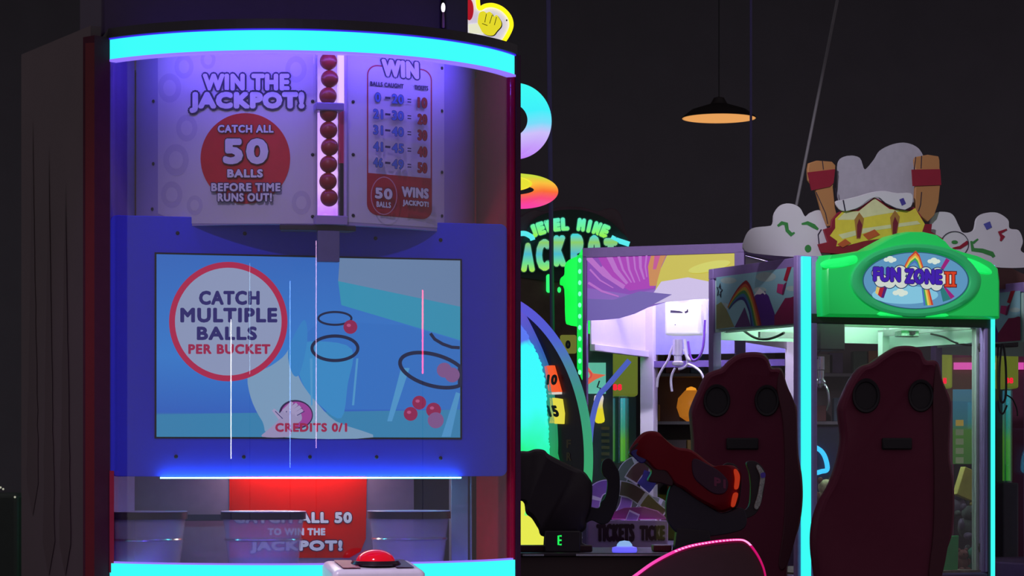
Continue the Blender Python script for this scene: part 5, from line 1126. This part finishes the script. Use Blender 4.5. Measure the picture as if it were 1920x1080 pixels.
fist = [(896, 46), (897, 30), (900, 23), (907, 21), (912, 24), (918, 22), (923, 26), (926, 31), (931, 28), (936, 34), (940, 42), (939, 50), (932, 58), (925, 66), (914, 66), (904, 60)]
ar.poly([(p.x+1.6, p.y+1.4) for p in smooth([Vector(p) for p in fist], 4)], fi); ar.poly(smooth([Vector(p) for p in fist], 4), yf)
for a, b in (((912, 26), (909, 42)), ((923, 28), (918, 44)), ((931, 32), (927, 47)), ((904, 44), (914, 48))): ar.path([a, b], 1.2, fi)
ar.poly([(878, 46), (896, 44), (906, 64), (880, 62)], glow('sleeve white', (240, 240, 210), .9)); ar.ell(880, 18, 8, 20, glow('red half disc', (190, 20, 40), .8)); ar.ell(950, 38, 1.4, 1.8, fi); ar.build('fist_print', spn)
build('sign_pole', G().box(FS.px(905, 0).x, FS.px(935, 0).x, .02, .05, .0, FS.px(905, 80).z), dkmetal, fsn)
build('sign_foot', G().box(-.2, .12, -.1, .2, 0, .04), dkmetal, fsn)
# far darkened cabinet at the picture edge
fk = Fr(at(10, 880, 12.0).x, 12.0, 0)
kb = thing('far_cabinet', 'barely lit cabinet with tiny pale indicator lights at the picture edge', 'arcade game', fk)
build('cabinet', G().box(-.5, fk.px(34, 0).x, 0, .5, 0, fk.px(0, 925).z), mat('blackish green body', (56, 66, 58), .6), kb, bevel=.02)
for x, y in ((6, 917), (28, 932), (1, 914)): build('indicator_light', G().ball(fk.px(x, y, -.006), .005, 8), glow('dim pale indicator', (190, 190, 170), .8), kb)
cabm = mat('cable dark', (84, 76, 130), .6); cabl = mat('cable steel grey', (110, 108, 112), .5)
def cable(p0, p1, r, m, label): return solo('hanging_cable', G().tube([p0, p0.lerp(p1, .5)+Vector((0, 0, -.0)), p1], r, 10), m, label, 'cable', group=None, smooth_=True)
p0 = at(1030, -60, 13.7); p1 = at(1043, 700, 13.7); t = (5.2-p0.z)/(p1.z-p0.z); cable(p0+(p1-p0)*t, p1+Vector((.004, 0, -(p1.z))), .0115, cabm, 'long dark cable hanging straight down past the JEWEL letters')
p0 = at(1408, 0, 14.6); cable(Vector((p0.x, 14.6, 5.2)), Vector((p0.x, 14.6, at(1408, 500, 14.6).z-.6)), .007, cabm, 'thin dark cable dropping past the edge of the pendant lamp')
p0 = at(1570, 0, 12.6); p1 = at(1474, 482, 12.6); t = (5.2-p0.z)/(p1.z-p0.z); cable(p0+(p1-p0)*t, p1, .0075, cabl, 'slanting grey cable running down to the green-crowned claw machine')
c = at(1348, 222, 15.6); fl_ = Fr(c.x, c.y, 0, c.z)
la = thing('pendant_lamp', 'wide shallow pendant lamp with a warm dim opening under the black ceiling', 'lamp', fl_)
build('lamp_shade', G().lathe([(.215, .0), (.219, .004), (.16, .05), (.05, .085), (.03, .12), (.012, .125), (.012, .118), (.04, .08), (.15, .045), (.209, .001)], (0, 0, 0), 48), mat('shade black', (50, 44, 44), .5), la, smooth_=True)
build('lamp_diffuser', G().lathe([(.208, .006), (.208, .01), (.001, .01), (.001, .006)], (0, 0, 0), 48), glow('warm diffuser', (150, 96, 52), .45), la)
build('diffuser_ring', G().lathe([(.214, -.001), (.217, .003), (.205, .004), (.205, -.001)], (0, 0, 0), 48), glow('warm ring', (230, 160, 90), .8), la, smooth_=True)
build('lamp_cord', G().tube([(0, 0, .12), (0, 0, 5.2-c.z)], .004), mat('cord black', (44, 42, 46), .7), la)

# unseen neon posts added around the viewer so the round front mirrors upright streaks
def added_neon_post(x, Y, z0, z1, rgb, st, label, r=.03):
    f = Fr(x, Y, 0); t = thing('added_neon_post', label, 'neon lamp', f)
    build('post_base', G().lathe([(.16, 0), (.16, .02), (.03, .04), (.03, .06)], (0, 0, 0), 24), dkmetal, t, smooth_=True)
    build('post_pole', G().tube([(0, 0, .05), (0, 0, z0)], .02), dkmetal, t)
    build('neon_tube', G().tube([(0, 0, z0), (0, 0, z1)], r, 12), glow('neon '+label[:12], rgb, st), t, smooth_=True)

added_neon_post(-3.94, 0, 1.41, 2.21, (235, 240, 255), 16, 'white neon post mirrored as the broad streak left of centre on the round front')
added_neon_post(.05, -1.64, 1.36, 2.5, (120, 160, 255), 12, 'blue neon post mirrored as the long thin streak on the round front')
added_neon_post(1.99, -1.3, 1.48, 2.75, (250, 190, 240), 9, 'pink neon post mirrored as the thin streak beside the drop chute')
added_neon_post(6.3, 5.02, 1.87, 2.32, (255, 50, 90), 16, 'red neon post mirrored as the short streak over the screen bucket', r=.05)
added_neon_post(-3.1, -1.9, 1.95, 2.65, (170, 220, 255), 5, 'pale neon post mirrored as a faint streak above the screen circle', r=.02)
